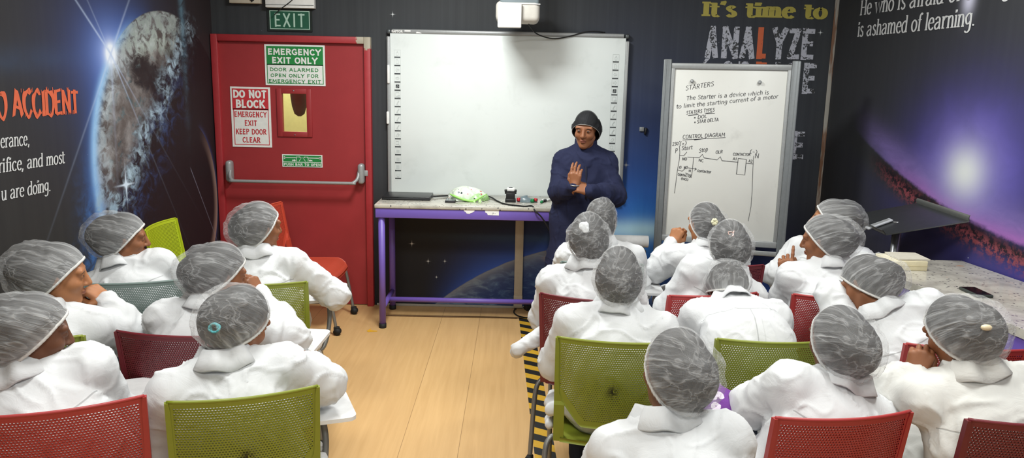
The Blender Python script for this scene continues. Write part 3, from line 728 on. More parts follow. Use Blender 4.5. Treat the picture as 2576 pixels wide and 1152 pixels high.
t = thing('wall_socket', (q[0], YB - .001, q[2] - .02), 0, 'tiny grey socket with a dangling plug on the wall beside the flip board', 'socket')
m = MB(); m.box((q[0] - .008, YB - .008, q[2]), (.035, .014, .034), .003); px_part(m, 'face_plate', MT['grey_metal'], t)
m = MB(); m.box((q[0] + .022, YB - .012, q[2] - .014), (.016, .02, .052), .004, Matrix.Rotation(.2, 3, 'Y')); px_part(m, 'plug', MT['black_plastic'], t)
# ------------------------------------------------------------------ interactive whiteboard
BX0, BX1, BZ0, BZ1 = -.943, .823, .905, 2.122
def smudge_mat(name, base, dirty, sc):
    g = G(name); v = g.coord(); n = g.noise(v, sc, 5, .62, .4); n2 = g.noise(v, sc * .4, 3)
    return g.done(g.bsdf(g.mix((n.sm(.56, .78) * .5 + n2.sm(.5, .8) * .4).clamp(), base, dirty), .34, 0, .45))
wb = thing('interactive_whiteboard', (-.06, YB - .001, BZ0 - .03), 0, 'wide interactive whiteboard with icon strips on the back wall behind the table', 'whiteboard')
m = MB(); m.box(((BX0 + BX1) / 2, YB - .024, (BZ0 + BZ1) / 2), (BX1 - BX0, .04, BZ1 - BZ0), .004); px_part(m, 'board_surface', smudge_mat('board_white', rgb(226, 232, 230), rgb(206, 212, 209), 5), wb)
YW = YB - .0445
m = MB(); m.box((BX0 - .012, YB - .026, (BZ0 + BZ1) / 2 - .012), (.026, .046, BZ1 - BZ0 - .02), .006); m.box((BX1 + .012, YB - .026, (BZ0 + BZ1) / 2 - .012), (.026, .046, BZ1 - BZ0 - .02), .006)
m.box(((BX0 + BX1) / 2, YB - .026, BZ1 + .015), (BX1 - BX0 - .03, .048, .032), .008); m.box(((BX0 + BX1) / 2, YB - .026, BZ0 - .012), (BX1 - BX0, .046, .026), .006)
wfr = px_part(m, 'frame', MT['grey_metal'], wb)
for x_ in (BX0 - .008, BX1 + .008): m = MB(); m.box((x_, YB - .026, BZ1 + .012), (.034, .044, .036), .012, None, 4); px_part(m, 'corner_cap', MT['dark_metal'], wb)
m = MB(); put_text(m, 'RAPTOR', lambda x, z: (x, YB - .0505, z), BX0 + .014, BX0 + .098, BZ1 + .005, BZ1 + .023, .03)
def fz(k): return lambda u, v: (BX0 + u, YB - .0503, BZ1 + v)
rect(m, fz(1), .11, .155, .013, .024); m.poly([fz(1)(a, b) for a, b in ((.195, .002), (.24, .002), (.225, .01), (.2, .014))])
px_part(m, 'lettering', MT['paper'], wb)
for (x, y0, y1) in ((975.5, 163, 210), (974, 280, 312)):
    a, b = aty(x, y0, YB - .05), aty(x, y1, YB - .05); m = MB(); m.box(((a[0] + b[0]) / 2 + .006, YB - .05, (a[2] + b[2]) / 2), (.02, .03, a[2] - b[2]), .008, None, 3); px_part(m, 'pen_clip', MT['white_plastic'], wb)
def rectd(mb, *a): mb.cur = 1; rect(mb, *a); mb.cur = 0
def icon_strip(ox, n, lastx):
    ml = MB((0, -.00006, 0)); md = ml
    Z1, pitch, wd = 2.003, .0610, .048
    F = lambda u, v: (ox + u * wd, YW - .0004, v)
    for i in range(n):
        zt = Z1 - i * pitch; f = lambda u, v, zt=zt: (ox + u * wd, YW - .0005, zt - pitch + v * pitch)
        rect_ring(ml, f, 0, 1, .16, .98, .03, .025); rectd(md, f, .02, .98, .02, .15)
        P = lambda pts, w_=.035: pen(ml, pts, lambda a, b: f(a, b), w_, w_)
        if i == 0: P(catmull([(.5, .75), (.35, .6), (.36, .35), (.5, .28), (.64, .35), (.65, .6), (.5, .75)], 4)); P([(.5, .85), (.5, .6)])
        elif i == 1: P([(.32, .8), (.32, .3), (.68, .3), (.68, .62), (.52, .8), (.32, .8)])
        elif i in (2, 3):
            s_ = 1 if i == 2 else -1; c = lambda x: .5 + s_ * (x - .5)
            P([(c(.22), .55), (c(.45), .75), (c(.45), .64), (c(.78), .64), (c(.78), .46), (c(.45), .46), (c(.45), .35), (c(.22), .55)])
        elif i == 4: rectd(md, f, .22, .78, .34, .78); P([(.35, .4), (.5, .7), (.65, .55), (.5, .45), (.35, .4)])
        elif i == 5: P([(.2, .8), (.2, .32), (.75, .32), (.75, .8), (.2, .8)]); P([(.5, .45), (.85, .45), (.85, .24), (.5, .24), (.5, .45)])
        elif i in (6, 7, 8, 9): P([(.35, .3), (.4, .5), (.68, .82), (.74, .74), (.46, .44), (.35, .3)]); P([(.42, .34), (.55, .3), (.62, .22)])
        elif i == 10: P([(.25, .45), (.5, .75), (.75, .65), (.72, .5), (.5, .32), (.3, .36), (.25, .45)]); P([(.5, .5), (.72, .6)])
        elif i == 11: P([(.2, .78), (.2, .4), (.62, .4), (.62, .78), (.2, .78)]); P([(.62, .42), (.82, .2)])
        elif i in (12, 13): rect(ml, f, .25, .75, .35, .7)
        elif i == 14: rect(ml, f, .2, .7, .3, .75); rectd(md, f, .05, .2, .0, .12)
        else: P(catmull([(.35, .7), (.35, .4), (.5, .28), (.65, .4), (.65, .7)], 4), .07)
    a = px_part(ml, 'icon_strip', MT['icon_line'], wb); a.data.materials.append(MT['icon_dark'])
icon_strip(aty(994, 300, YW)[0] - .004, 16, 0); icon_strip(aty(1542, 300, YW)[0] - .022, 16, 0)
m = MB(); a, b = aty(1305, 497, YB - .08), aty(1402, 492, YB - .08)
m.box(((BX0 + BX1) / 2 + .25, YB - .075, BZ0 - .018), (1.1, .06, .008), .002); px_part(m, 'pen_tray', MT['grey_metal'], wb)

# ------------------------------------------------------------------ projector on its wall arm
YP = 5.42
a, b = aty(1247, 3, YP), aty(1358, 51, YP); zt = aty(1300, -8, YP)[2]
pj = thing('projector', ((a[0] + b[0]) / 2, YP + .14, b[2]), 0, 'white short throw projector hanging above the interactive whiteboard', 'projector')
m = MB(); m.box(((a[0] + b[0]) / 2, YP + .15, (a[2] + b[2]) / 2 - .002), (b[0] - a[0], .26, a[2] - b[2] + .02), .035, None, 4); px_part(m, 'body', simple('projector_grey', rgb(196, 192, 184), .5), pj)
m = MB(); m.box(((a[0] + b[0]) / 2 + .01, YP + .15, a[2] + .02), (b[0] - a[0] - .03, .24, .09), .02, None, 3)
pt = px_part(m, 'top_shell', simple('projector_dark', rgb(112, 122, 126), .35), pj)
m = MB(); m.box(((a[0] + b[0]) / 2 + .012, YP + .02, a[2] - .012), (b[0] - a[0] - .02, .012, .006), .002); px_part(m, 'trim_line', MT['white_plastic'], pt)
c, d = aty(1252.5, 6, YP - .02), aty(1311.5, 70, YP - .02)
m = MB(); m.box(((c[0] + d[0]) / 2, YP + .01, (c[2] + d[2]) / 2), (d[0] - c[0], .05, c[2] - d[2]), .008, None, 3); fc = px_part(m, 'front_cover', MT['white_plastic'], pj)
m = MB(); cx = (c[0] + d[0]) / 2; zz = aty(1284, 38, YP - .02)[2]
put_text(m, 'BenQ', lambda x, z: (x, YP - .0157, z), cx - .034, cx + .034, zz - .011, zz + .011, .02); px_part(m, 'lettering', simple('logo_grey', rgb(196, 196, 196), .5), fc)
m = MB(); m.box((cx + .11, YP + .16, 2.68), (.06, .06, ZC - 2.42), .004); m.box((cx + .11, YP + .16, ZC - .015), (.2, .2, .03), .004); px_part(m, 'mount_pole', MT['grey_metal'], pj)
m = MB(); m.tube([aty(x, y, Y) for x, y, Y in ((1327, 50, 5.56), (1333, 66, 5.66), (1352, 86, 5.85), (1390, 97, 5.93), (1430, 92, 5.94), (1470, 81, 5.945), (1500, 79, 5.97), (1522, 82, 5.985))], .0045, 8, True, 6)
m.build('projector_cable', MT['black_rubber'], label='black cable looping from the projector over the top of the whiteboard', cat='cable')

# ------------------------------------------------------------------ purple table under the whiteboard
def granite_mat():
    g = G('speckled_granite'); v = g.coord(); n = g.noise(v, 38, 6, .7); d, r1, r2 = g.vor(v, 70); n3 = g.noise(v, 9, 4, .6); n4 = g.noise(v, 5.5, 5, .6, .3)
    c = g.mix(n3.sm(.35, .7), rgb(196, 192, 180), rgb(164, 160, 150))
    c = g.mix(n.sm(.60, .70) * .85, c, rgb(70, 68, 68))
    c = g.mix(r1.gt(.90) * d.lt(.42), c, rgb(92, 90, 90))
    c = g.mix(n4.sm(.665, .72) * .7, c, rgb(200, 142, 96))
    return g.done(g.bsdf(c, .14, 0, .5))
MT['granite'] = granite_mat()
TX0, TX1, TY0, TY1, TH = -.975, .42, 5.39, 5.95, .918
tb = thing('work_table', ((TX0 + TX1) / 2, (TY0 + TY1) / 2, 0), 0, 'purple tube framed table with granite top under the interactive whiteboard', 'table')
m = MB(); m.box(((TX0 + TX1) / 2, (TY0 + TY1) / 2, TH - .014), (TX1 - TX0, TY1 - TY0, .028), .006); px_part(m, 'table_top', MT['granite'], tb)
m = MB(); zc_ = TH - .028 - .035
m.box(((TX0 + TX1) / 2, TY0 + .022, zc_), (TX1 - TX0 - .012, .03, .068), .004); m.box(((TX0 + TX1) / 2, TY1 - .022, zc_), (TX1 - TX0 - .012, .03, .068), .004)
m.box((TX0 + .022, (TY0 + TY1) / 2, zc_), (.03, TY1 - TY0 - .08, .068), .004); m.box((TX1 - .022, (TY0 + TY1) / 2, zc_), (.03, TY1 - TY0 - .08, .068), .004)
ap = px_part(m, 'apron', MT['purple'], tb)
for x_ in (TX0 + .045, TX1 - .045):
    for y_ in (TY0 + .04, TY1 - .05):
        m = MB(); m.tube([(x_, y_, .03), (x_, y_, TH - .09)], .024, 16); lg = px_part(m, 'leg', MT['purple'], tb)
        m = MB(); m.lathe([(.026, 0), (.027, .004), (.027, .034), (.0, .034)], (x_, y_, 0), 16); px_part(m, 'rubber_foot', MT['black_rubber'], lg)
m = MB()
for x_ in (TX0 + .045, TX1 - .045): m.tube([(x_, TY0 + .04, .15), (x_, TY1 - .05, .15)], .019, 12)
m.tube([(TX0 + .045, 5.66, .15), (TX1 - .045, 5.66, .15)], .019, 12); px_part(m, 'stretcher', MT['purple'], tb)
def torn(px, seed, label):
    random.seed(seed); mb = MB(); Y = TY0 + .0055
    P = [aty(x, y, Y) for x, y in px]; mb.poly(P); return px_part(mb, 'torn_label', MT['paper'], ap)
torn([(1167, 527), (1193, 527), (1194, 531), (1188, 535), (1184, 536), (1181, 538), (1174, 537), (1171, 533), (1167, 531)], 1, '')
q_ = torn([(1220, 528), (1255, 529), (1255, 542), (1227, 541), (1225, 536), (1221, 535)], 2, '')
m = MB(); Yt = TY0 + .0045
pen(m, [(1239, 540), (1239, 536), (1241, 535), (1242, 537), (1240, 538)], lambda x, y: aty(x, y, Yt), .5, .5)
pen(m, [(1244, 537), (1247, 537)], lambda x, y: aty(x, y, Yt), .5, .5); px_part(m, 'pencil_mark', MT['icon_dark'], q_)

# laptop, closed
p0, p1 = atz(960, 503, TH), atz(1080, 507, TH)
lp = thing('laptop', ((p0[0] + p1[0]) / 2, p0[1] + .13, TH), 0, 'closed black laptop at the left end of the purple table', 'laptop')
lw_ = p1[0] - p0[0]
m = MB(); m.box((0, 0, .009), (lw_, .25, .016), .004, None, 3); m.build('base', MT['black_plastic'], lp)
m = MB(); m.box((0, .002, .0215), (lw_ - .002, .248, .008), .003, None, 3); m.build('lid', simple('laptop_lid', rgb(34, 34, 36), .3), lp)
m = MB(); m.box((0, -.1242, .0205), (lw_ * .3, .002, .002)); m.build('latch_groove', MT['dark_metal'], lp)
def on_table(x, y, z=None): return atz(x, y, TH if z is None else z)
# charger cable from the laptop, running behind the bag and off the front edge
m = MB(); pts = [on_table(1083, 494, TH + .012), on_table(1097, 493.5, TH + .01), on_table(1130, 492, TH + .006), on_table(1175, 492, TH + .005), on_table(1228, 494, TH + .006), on_table(1250, 505, TH + .006), on_table(1270, 513, TH + .006), on_table(1300, 517, TH + .006), on_table(1320, 519, TH + .006)]
e = on_table(1340, 526, TH); pts += [np.array((e[0] - .0, TY0 + .03, TH + .006)), aty(1346, 531, TY0 - .012), aty(1362, 546, TY0 - .016), aty(1380, 575, TY0 - .01), aty(1393, 604, TY0 + .01), aty(1398, 650, TY0 + .02), np.array((.36, TY0 + .04, .02)), np.array((.25, TY0 + .12, .008)), np.array((.16, TY0 + .16, .008))]
m.tube(pts, .0055, 8, True, 6); cb = m.build('charger_cable', MT['black_rubber'], label='black charger cable running from the laptop over the table front to the floor', cat='cable')
m = MB(); a, b = on_table(1082, 494, TH + .012), on_table(1099, 493.5, TH + .011); m.tube([a, b], [.007, .005], 8); px_part(m, 'cable_plug', MT['black_plastic'], cb)
# small dark phone/box
q = on_table(1133.5, 508); t = thing('mobile_phone', (q[0], q[1] + .02, TH), 0, 'small dark phone lying beside the green plastic bag on the purple table', 'phone')
m = MB(); m.box((0, 0, .008), (.075, .13, .016), .005, None, 3); m.build('casing', MT['black_plastic'], t)
m = MB(); m.box((0, 0, .0165), (.064, .112, .001)); m.build('screen', simple('grey_screen', rgb(120, 126, 126), .12), t)
# contactor block
q = on_table(1284, 509); t = thing('contactor', (q[0], q[1] + .03, TH), 0, 'black electrical contactor block with a white cap on the purple table', 'contactor')
m = MB(); m.box((0, 0, .045), (.066, .06, .05), .003); m.box((0, 0, .012), (.078, .07, .024), .003)
for s_ in (-1, 1): m.box((s_ * .02, 0, .072), (.046, .056, .022), .003); m.box((s_ * .036, -.005, .084), (.018, .05, .012), .002)
m.build('housing', MT['black_plastic'], t)
m = MB(); m.box((.002, 0, .093), (.056, .046, .022), .003); m.build('white_cap', MT['white_plastic'], t)
m = MB(); m.box((0, 0, .106), (.026, .016, .006), .001); m.build('button', MT['icon_dark'], t)
# green printed plastic bag: a crumpled closed sack
def bag_mat():
    g = G('printed_plastic'); v = g.coord(); n = g.noise(v, 26, 4, .6); d, r1, r2 = g.vor(v, 42); ng = g.noise(v, 11, 3)
    c = g.mix(n.sm(.3, .7), rgb(206, 218, 200), rgb(226, 232, 222))
    c = g.mix(ng.sm(.55, .64) * .8, c, rgb(150, 204, 110))
    c = g.mix(r1.gt(.86) * d.lt(.36), c, rgb(196, 92, 96)); c = g.mix(r1.lt(.10) * d.lt(.33), c, rgb(70, 84, 84))
    return g.done(g.bsdf(c, .3, 0, .5, n, .5, .01))
qa, qb = on_table(1133, 498), on_table(1228, 498); qc = on_table(1180, 507)
bw2 = (qb[0] - qa[0]) / 2
t = thing('plastic_bag', ((qa[0] + qb[0]) / 2, qc[1] + .06, TH), 0, 'crumpled pale green printed plastic bag on the middle of the purple table', 'bag')
m = MB(); P = []
nu, nv = 48, 20
for i in range(nu):
    a = 2 * PI * i / nu; row = []
    for j in range(nv):
        f = j / (nv - 1); el = f * PI / 2
        r_ = (math.cos(el) ** .8) * (1 + .09 * math.sin(5 * a + 3 * f) + .06 * math.sin(11 * a + 8 * f) + .03 * math.sin(23 * a - 11 * f))
        hh = .092 * math.sin(el) ** .9 * (1 + .12 * math.sin(3 * a + 1)) * (1 - .25 * math.cos(a - .2) * math.cos(el))
        row.append((bw2 * r_ * math.cos(a), .085 * r_ * math.sin(a), max(.0015, hh + .006 * math.sin(17 * a + 9 * f) * math.cos(el))))
    P.append(row)
m.grid(P, True, True); m.build('sack', bag_mat(), t)
MT['bag_green'] = simple('bag_green', rgb(150, 212, 100), .35)
m = MB()
m.tube([(-bw2 * .95, -.04, .05), (-bw2 * .7, -.075, .04), (-bw2 * .3, -.09, .022), (.0, -.092, .012), (bw2 * .3, -.09, .01), (bw2 * .6, -.08, .03), (bw2 * .98, -.03, .055)], [.003, .009, .008, .008, .009, .007, .003], 8, True, 6)
m.build('green_hem', MT['bag_green'], t)
m = MB()
for s_ in (-1, 1): m.grid([[(bw2 * .42 + s_ * .02 + .006 * k, -.09 - .012 * f, .02 * (1 - f) + .002 + .006 * math.sin(k * 3 + f * 4)) for f in np.linspace(0, 1, 6)] for k in range(4)])
m.build('knot_tails', MT['bag_green'], t)
# pouch with coloured pens
qp = on_table(1327, 509)
t = thing('pen_pouch', (qp[0], qp[1] + .02, TH), 0, 'small clear pouch of red and green capped parts beside the contactor', 'pouch')
m = MB(); P = [[(.075 * math.cos(a) * math.cos(e_), .035 * math.sin(a) * math.cos(e_), max(.001, .038 * math.sin(e_) * (1 - .3 * math.cos(a)))) for e_ in np.linspace(0, PI / 2, 8)] for a in np.linspace(0, 2 * PI, 25)[:-1]]
m.grid(P, True, True); m.build('pouch_film', simple('grey_film', rgb(112, 128, 134), .25), t)
m = MB(); m.tube([(-.075, -.012, .018), (-.055, -.02, .02)], .014, 12); m.tube([(.05, -.02, .022), (.07, -.03, .02)], .012, 12); m.build('red_cap', MT['red_small'], t)
m = MB(); m.tube([(.028, -.03, .016), (.045, -.04, .014)], .0145, 12); m.build('green_cap', MT['green_small'], t)
def marker(p, rz, cap, label):
    t = thing('marker_pen', (p[0], p[1], TH), rz, label, 'marker')
    m = MB(); m.tube([(-.055, 0, .0095), (.03, 0, .0095)], .0092, 12); m.build('barrel', MT['white_plastic'] if cap == 'black' else MT['paper'], t)
    m = MB(); m.tube([(-.095, 0, .0095), (-.05, 0, .0095)], [.0092, .0097], 12); m.build('cap', MT['green_small'] if cap == 'green' else MT['black_plastic'], t)
marker(on_table(1366, 507), math.radians(80), 'green', 'green capped marker lying beside the trainer on the purple table')
marker(on_table(1381, 505), math.radians(60), 'black', 'black capped white marker nearest the trainer on the purple table')
# beige cable trunking on the wall and bits at its foot
a, b = aty(1297, 560, YB - .02), aty(1318, 560, YB - .02)
m = MB(); m.box(((a[0] + b[0]) / 2, YB - .0185, .45), (b[0] - a[0], .03, .82), .002); m.box(((a[0] + b[0]) / 2, YB - .0195, .06), (b[0] - a[0] + .004, .032, .1), .002)
m.build('cable_trunking', MT['beige'], label='beige vertical cable trunking on the wall under the purple table', cat='trunking')
m = MB(); pts = [(a[0] + .02, 5.93, .012)] + [atz(x, y, .008) for x, y in ((1295, 778), (1293, 786), (1305, 795), (1330, 799), (1345, 790), (1325, 777), (1310, 771))]
m.tube(pts, .005, 8, True, 6); m.build('coiled_cable', MT['black_rubber'], label='black cable coiled on the floor at the foot of the trunking', cat='cable')
q = atz(1318, 775, .02); m = MB(); m.box((q[0] + .06, q[1] + .03, .022), (.11, .06, .044), .006, Matrix.Rotation(.4, 3, 'Z'), 3); m.build('power_adapter', MT['black_plastic'], label='black power adapter on the floor by the trunking', cat='adapter')
m = MB(); pts = [atz(x, y, .005) for x, y in ((958, 793), (1000, 794), (1060, 795), (1120, 796.5), (1180, 796.5), (1250, 798), (1300, 800))]
m.tube(pts, .0045, 6, True, 4); m.build('floor_cable', simple('brown_cable', rgb(104, 78, 50), .7), label='thin brown cable lying across the floor under the table', cat='cable')
# hazard tape and a scrap of yellow tape
g = G('hazard_tape'); x, y, z = g.xyz(g.coord()); s_ = ((x * .55 + y) / .15).fract(); n = g.noise(g.vec(x, y, 0.0), 30, 3)
MT['hazard'] = g.done(g.bsdf(g.mix(s_.sm(.48, .52), rgb(24, 24, 22), g.mix(n, rgb(196, 148, 30), rgb(214, 170, 50))), .55))
h0, h1 = atz(1306, 790, 0), atz(1322, 1152, 0); m = MB()
m.poly([(.068, 5.74, .0012), (.172, 5.74, .0012), (.305, 1.3, .0012), (.20, 1.3, .0012)][::-1]); o = m.build('hazard_tape', MT['hazard'], label='black and yellow striped tape on the floor along the aisle', cat='tape')
m = MB(); q = [atz(x, y, .001) for x, y in ((922, 832), (934, 826), (932, 830), (950, 832), (948, 834), (926, 835))]; m.poly(q)
m.build('tape_scrap', simple('yellow_tape', rgb(224, 168, 40), .6), label='tiny yellow tape scrap on the floor by the table leg', cat='tape')

# ------------------------------------------------------------------ mobile flip board with hand-written notes
fa = math.radians(-13)
fl_l, fl_r = aty(1653, 640, 5.46), aty(1961, 640, 5.25)
ev = unit((fl_r[0] - fl_l[0], fl_r[1] - fl_l[1], 0)); nv_ = np.array((ev[1], -ev[0], 0))
FP0 = np.array((fl_l[0], fl_l[1], 0)); FLW = np.linalg.norm((fl_r - fl_l)[:2])
def fpx(x, y, off=0.): return atplane(x, y, FP0 + nv_ * off, nv_)
def f_uv(x, y, off=0.):
    p = fpx(x, y, off) - FP0; return float(p @ ev), float(p[2])
zt_ = f_uv(1677, 167)[1]; zb2 = f_uv(1790, 603)[1]
fb = thing('flip_board', (fl_l + ev * FLW / 2)[[0, 1]].tolist() + [0], math.atan2(ev[1], ev[0]), 'portrait whiteboard on grey posts with handwritten starter notes', 'whiteboard')
hw_ = FLW / 2
LB = lambda u, d, z: (u - hw_, -d, z)      # u from the left post, d towards the room
zb2 = .735
for s_ in (0, FLW):
    m = MB(); m.box(LB(s_, 0, (zt_ + .02 + .08) / 2 + .02), (.052, .05, zt_ + .02 - .06), .006); m.box(LB(s_ + (-.017 if s_ == 0 else .017), -.0, (zt_ + .02 + .08) / 2 + .02), (.022, .056, zt_ + .014 - .06), .004)
    pst = m.build('post', MT['post_metal'], fb)
    m = MB(); m.box(LB(s_, 0, .055), (.05, .56, .04), .006); ft = m.build('foot', MT['dark_metal'], pst)
    for d_ in (-.24, .24): m = MB(); m.tube([LB(s_ - .012, d_, .026), LB(s_ + .012, d_, .026)], .026, 14); m.build('caster', MT['black_rubber'], pst)
m = MB(); m.box(LB(hw_, 0, (zt_ + zb2) / 2), (FLW - .05, .016, zt_ - zb2), .002); bs = m.build('board_surface', smudge_mat('flip_white', rgb(224, 224, 218), rgb(196, 196, 190), 6), fb)
m = MB(); m.box(LB(hw_, .002, zt_ + .004), (FLW - .05, .036, .04), .006); m.box(LB(hw_, .002, zb2 - .02), (FLW - .05, .036, .045), .006); m.box(LB(.038, .004, (zt_ + zb2) / 2), (.024, .03, zt_ - zb2), .004); m.box(LB(FLW - .038, .004, (zt_ + zb2) / 2), (.024, .03, zt_ - zb2), .004)
m.build('frame', MT['grey_metal'], fb)
m = MB(); m.box(LB(hw_, .06, zb2 - .075), (FLW - .05, .11, .012), .004); m.box(LB(hw_, .112, zb2 - .062), (FLW - .06, .008, .03), .003); m.build('pen_tray', MT['grey_metal'], fb)
m = MB(); m.box(LB(hw_, 0, .3), (FLW - .05, .03, .05), .006); m.build('cross_bar', MT['grey_metal'], fb)
ink = MB(); OFF = .0092
ink = MB((0, -.00004, 0))
def fi(x, y): p = fpx(x, y, OFF); d = p - np.array(fb.location); return (float(d @ ev), -float(d @ nv_), float(p[2]))
def hand(s, p0, p1, xh, w_=1.05, slant=.1, sp=.05, lower=True):
    tw = text_w(s, sp); dx, dy = p1[0] - p0[0], p1[1] - p0[1]; L = math.hypot(dx, dy); kx = L / tw
    ex, ey = dx / L, dy / L
    def fn(gx, gy): 
        X_, Y_ = gx * kx, -gy * xh
        return fi(p0[0] + X_ * ex - Y_ * ey * 0, p0[1] + X_ * ey + Y_)
    th = w_ / ((kx + xh) / 2); stroke_text(ink, s, fn, th, th, 0, slant, sp, .06)
def line(*pts, w_=1.05): pen(ink, pts, lambda x, y: fi(x, y), w_, w_)
random.seed(5)
hand('STARTERS', (1724, 228), (1796, 216), 8.2); hand('The Starter is a device which is', (1726, 252), (1934, 237), 7.4)
hand('to limit the starting current of a motor', (1701, 273), (1958, 247), 7.0); hand('STATERS TYPES', (1726, 288), (1798, 280), 6.2)
line((1731, 290.5), (1757, 287.5), w_=1.6); line((1776, 286), (1798, 285)); line((1773, 285), (1792, 283))
hand('* DOL', (1745, 300), (1779, 296), 6.0); hand('* STAR DELTA', (1746, 311), (1808, 304), 6.0)
ink.build('handwritten_notes', MT['ink'], bs); ink = MB((0, -.00004, 0))
hand('CONTROL DIAGRAM', (1717, 349), (1824, 343), 6.8); line((1717, 352), (1825, 346)); line((1746, 352), (1776, 348), w_=1.6)
hand('230', (1691, 367), (1707, 364), 6.0); hand("'", (1707, 364), (1710, 364), 6); hand('(+)', (1709, 367), (1727, 365), 7)
hand('P', (1698, 385), (1705, 384), 8); hand('Start', (1714, 378), (1742, 375), 7); hand('Stop', (1758, 384), (1781, 379), 7); hand('OLR', (1800, 387), (1818, 385), 5.4)
hand('CONTACTOR', (1844, 391), (1888, 392), 4.8); hand('(-)', (1886, 385), (1905, 388), 7); hand('N', (1898, 398), (1910, 398), 8.5)
hand('NO', (1716, 403), (1728, 403), 5); hand('NC', (1757, 406), (1770, 408), 5.2); hand('A1', (1843, 403), (1853, 403), 5); hand('A2', (1883, 408), (1893, 409), 5)
hand('13', (1708, 424), (1714, 423), 4.4); hand('NO', (1720, 425), (1730, 424), 4.8); hand('14', (1732, 432), (1738, 432), 4); hand('contactor', (1754, 432), (1789, 436), 5)
hand('CONTACTOR', (1705, 441), (1740, 447), 4.2); hand('(NO)', (1713, 452), (1731, 455), 4.4)
line((1709, 366), (1710, 384), (1709, 400), (1704, 428), (1700, 460), (1696.5, 486)); line((1709, 391), (1720, 391.5), (1728, 382)); line((1729, 395), (1759, 396.5), (1767, 388), (1771, 397), (1804, 402), (1812, 394), (1816, 404), (1857, 408))
line((1744.5, 396), (1742.5, 420), (1740, 440), (1724, 435)); line((1704, 427), (1716, 430.5), (1724, 423)); line((1731, 422), (1752, 425)); line((1748, 422), (1752, 425), (1747, 428))
line((1857, 398), (1877.5, 401), (1873.5, 440), (1852.5, 438), (1857, 398)); line((1877, 410.5), (1894, 412)); line((1896, 392), (1894, 420), (1892, 480), (1889, 520), (1882, 556))
ink.build('control_diagram', MT['ink'], bs)
for (x, y) in ((1741, 204), (1911, 207)):
    p = fi(x, y); m = MB(); m.lathe([(.004, 0), (.005, .004), (.012, .008), (.013, .016), (.008, .021), (0, .022)], (p[0], p[1], p[2]), 14, Matrix.Rotation(PI / 2, 3, 'X')); m.build('magnet_pin', MT['grey_metal'], bs)
# eraser / chalky strip in the tray
q = np.array(LB(.12, .06, zb2 - .069)); t = thing('board_duster', (fb.matrix_basis @ Vector(q)), fb.rotation_euler.z, 'pale whiteboard duster in the flip board tray behind the raised fist', 'duster')
m = MB(); m.box((0, 0, .022), (.14, .05, .02), .005, None, 3); m.build('handle', MT['white_plastic'], t); m = MB(); m.box((0, 0, .0065), (.134, .046, .013), .002); m.build('felt', MT['dark_metal'], t)

# rolled chart resting on a dark stand between trainer and flip board
q0, q1 = aty(1556, 606, 5.36), aty(1630, 606, 5.36)
t = thing('rolled_chart', (q0[0], 5.36, q0[2] - .042), 0, 'thick white roll of paper lying left of the flip board post', 'paper roll')
L_r = .36; m = MB(); m.tube([(q1[0] - q0[0] - L_r, 0, .042), (q1[0] - q0[0], 0, .042)], .042, 24, True); m.build('roll', MT['paper'], t)
m = MB(); m.tube([(q1[0] - q0[0] - .001, 0, .042), (q1[0] - q0[0] + .0015, 0, .042)], .016, 16); m.build('core_shade_disc', MT['icon_dark'], t)  # dark disc on the solid end, colour stands in for shade inside the core
zst = q0[2] - .042
t = thing('equipment_stand', (q0[0] - .05, 5.38, 0), 0, 'low dark stand under the white paper roll beside the flip board', 'stand')
m = MB(); m.box((0, 0, zst - .012), (.46, .26, .022), .004); m.build('top', MT['black_plastic'], t)
for sx in (-1, 1):
    for sy in (-1, 1): m = MB(); m.box((sx * .2, sy * .1, (zst - .02) / 2), (.03, .03, zst - .022), .003); m.build('leg', MT['dark_metal'], t)

# ------------------------------------------------------------------ granite side counter along the right wall
c0, c1 = atz(2246, 692, .845), atz(2576, 829, .845)
def along(y): k = (c1[0] - c0[0]) / (c1[1] - c0[1]); return c0[0] + k * (y - c0[1])
def xr(y): return XR + KR * (YB - y) - .012
yN, yF = 1.2, 4.30
sc_ = thing('side_counter', ((along(2.75) + xr(2.75)) / 2, 2.75, 0), 0, 'long granite topped purple counter along the right galaxy wall', 'counter')
m = MB(); z1, z0 = .845, .805
top = [(along(yN), yN, z1), (xr(yN), yN, z1), (xr(yF), yF, z1), (along(yF), yF, z1)]; m.poly(top, z1 - z0, (0, 0, 1)); px_part(m, 'counter_top', MT['granite'], sc_)
m = MB(); i_ = .012
m.poly([(along(yN) + i_, yN + i_, z0), (along(yF) + i_, yF - i_, z0), (along(yF) + i_ + .03, yF - i_, z0), (along(yN) + i_ + .03, yN + i_, z0)][::-1], .085, (0, 0, 1)); m.poly([(along(yF) + i_ + .03, yF - i_, z0), (xr(yF) - i_, yF - i_, z0), (xr(yF) - i_, yF - i_ - .03, z0), (along(yF) + i_ + .03, yF - i_ - .03, z0)][::-1], .085, (0, 0, 1))
px_part(m, 'apron', MT['purple'], sc_)
for y_ in (yN + .1, 2.7, yF - .08):
    for x_ in (along(y_) + .06, xr(y_) - .07):
        m = MB(); m.tube([(x_, y_, .03), (x_, y_, z0 - .04)], .024, 14); lg = px_part(m, 'leg', MT['purple'], sc_)
        m = MB(); m.lathe([(.027, 0), (.027, .034), (0, .034)], (x_, y_, 0), 14); px_part(m, 'rubber_foot', MT['black_rubber'], lg)
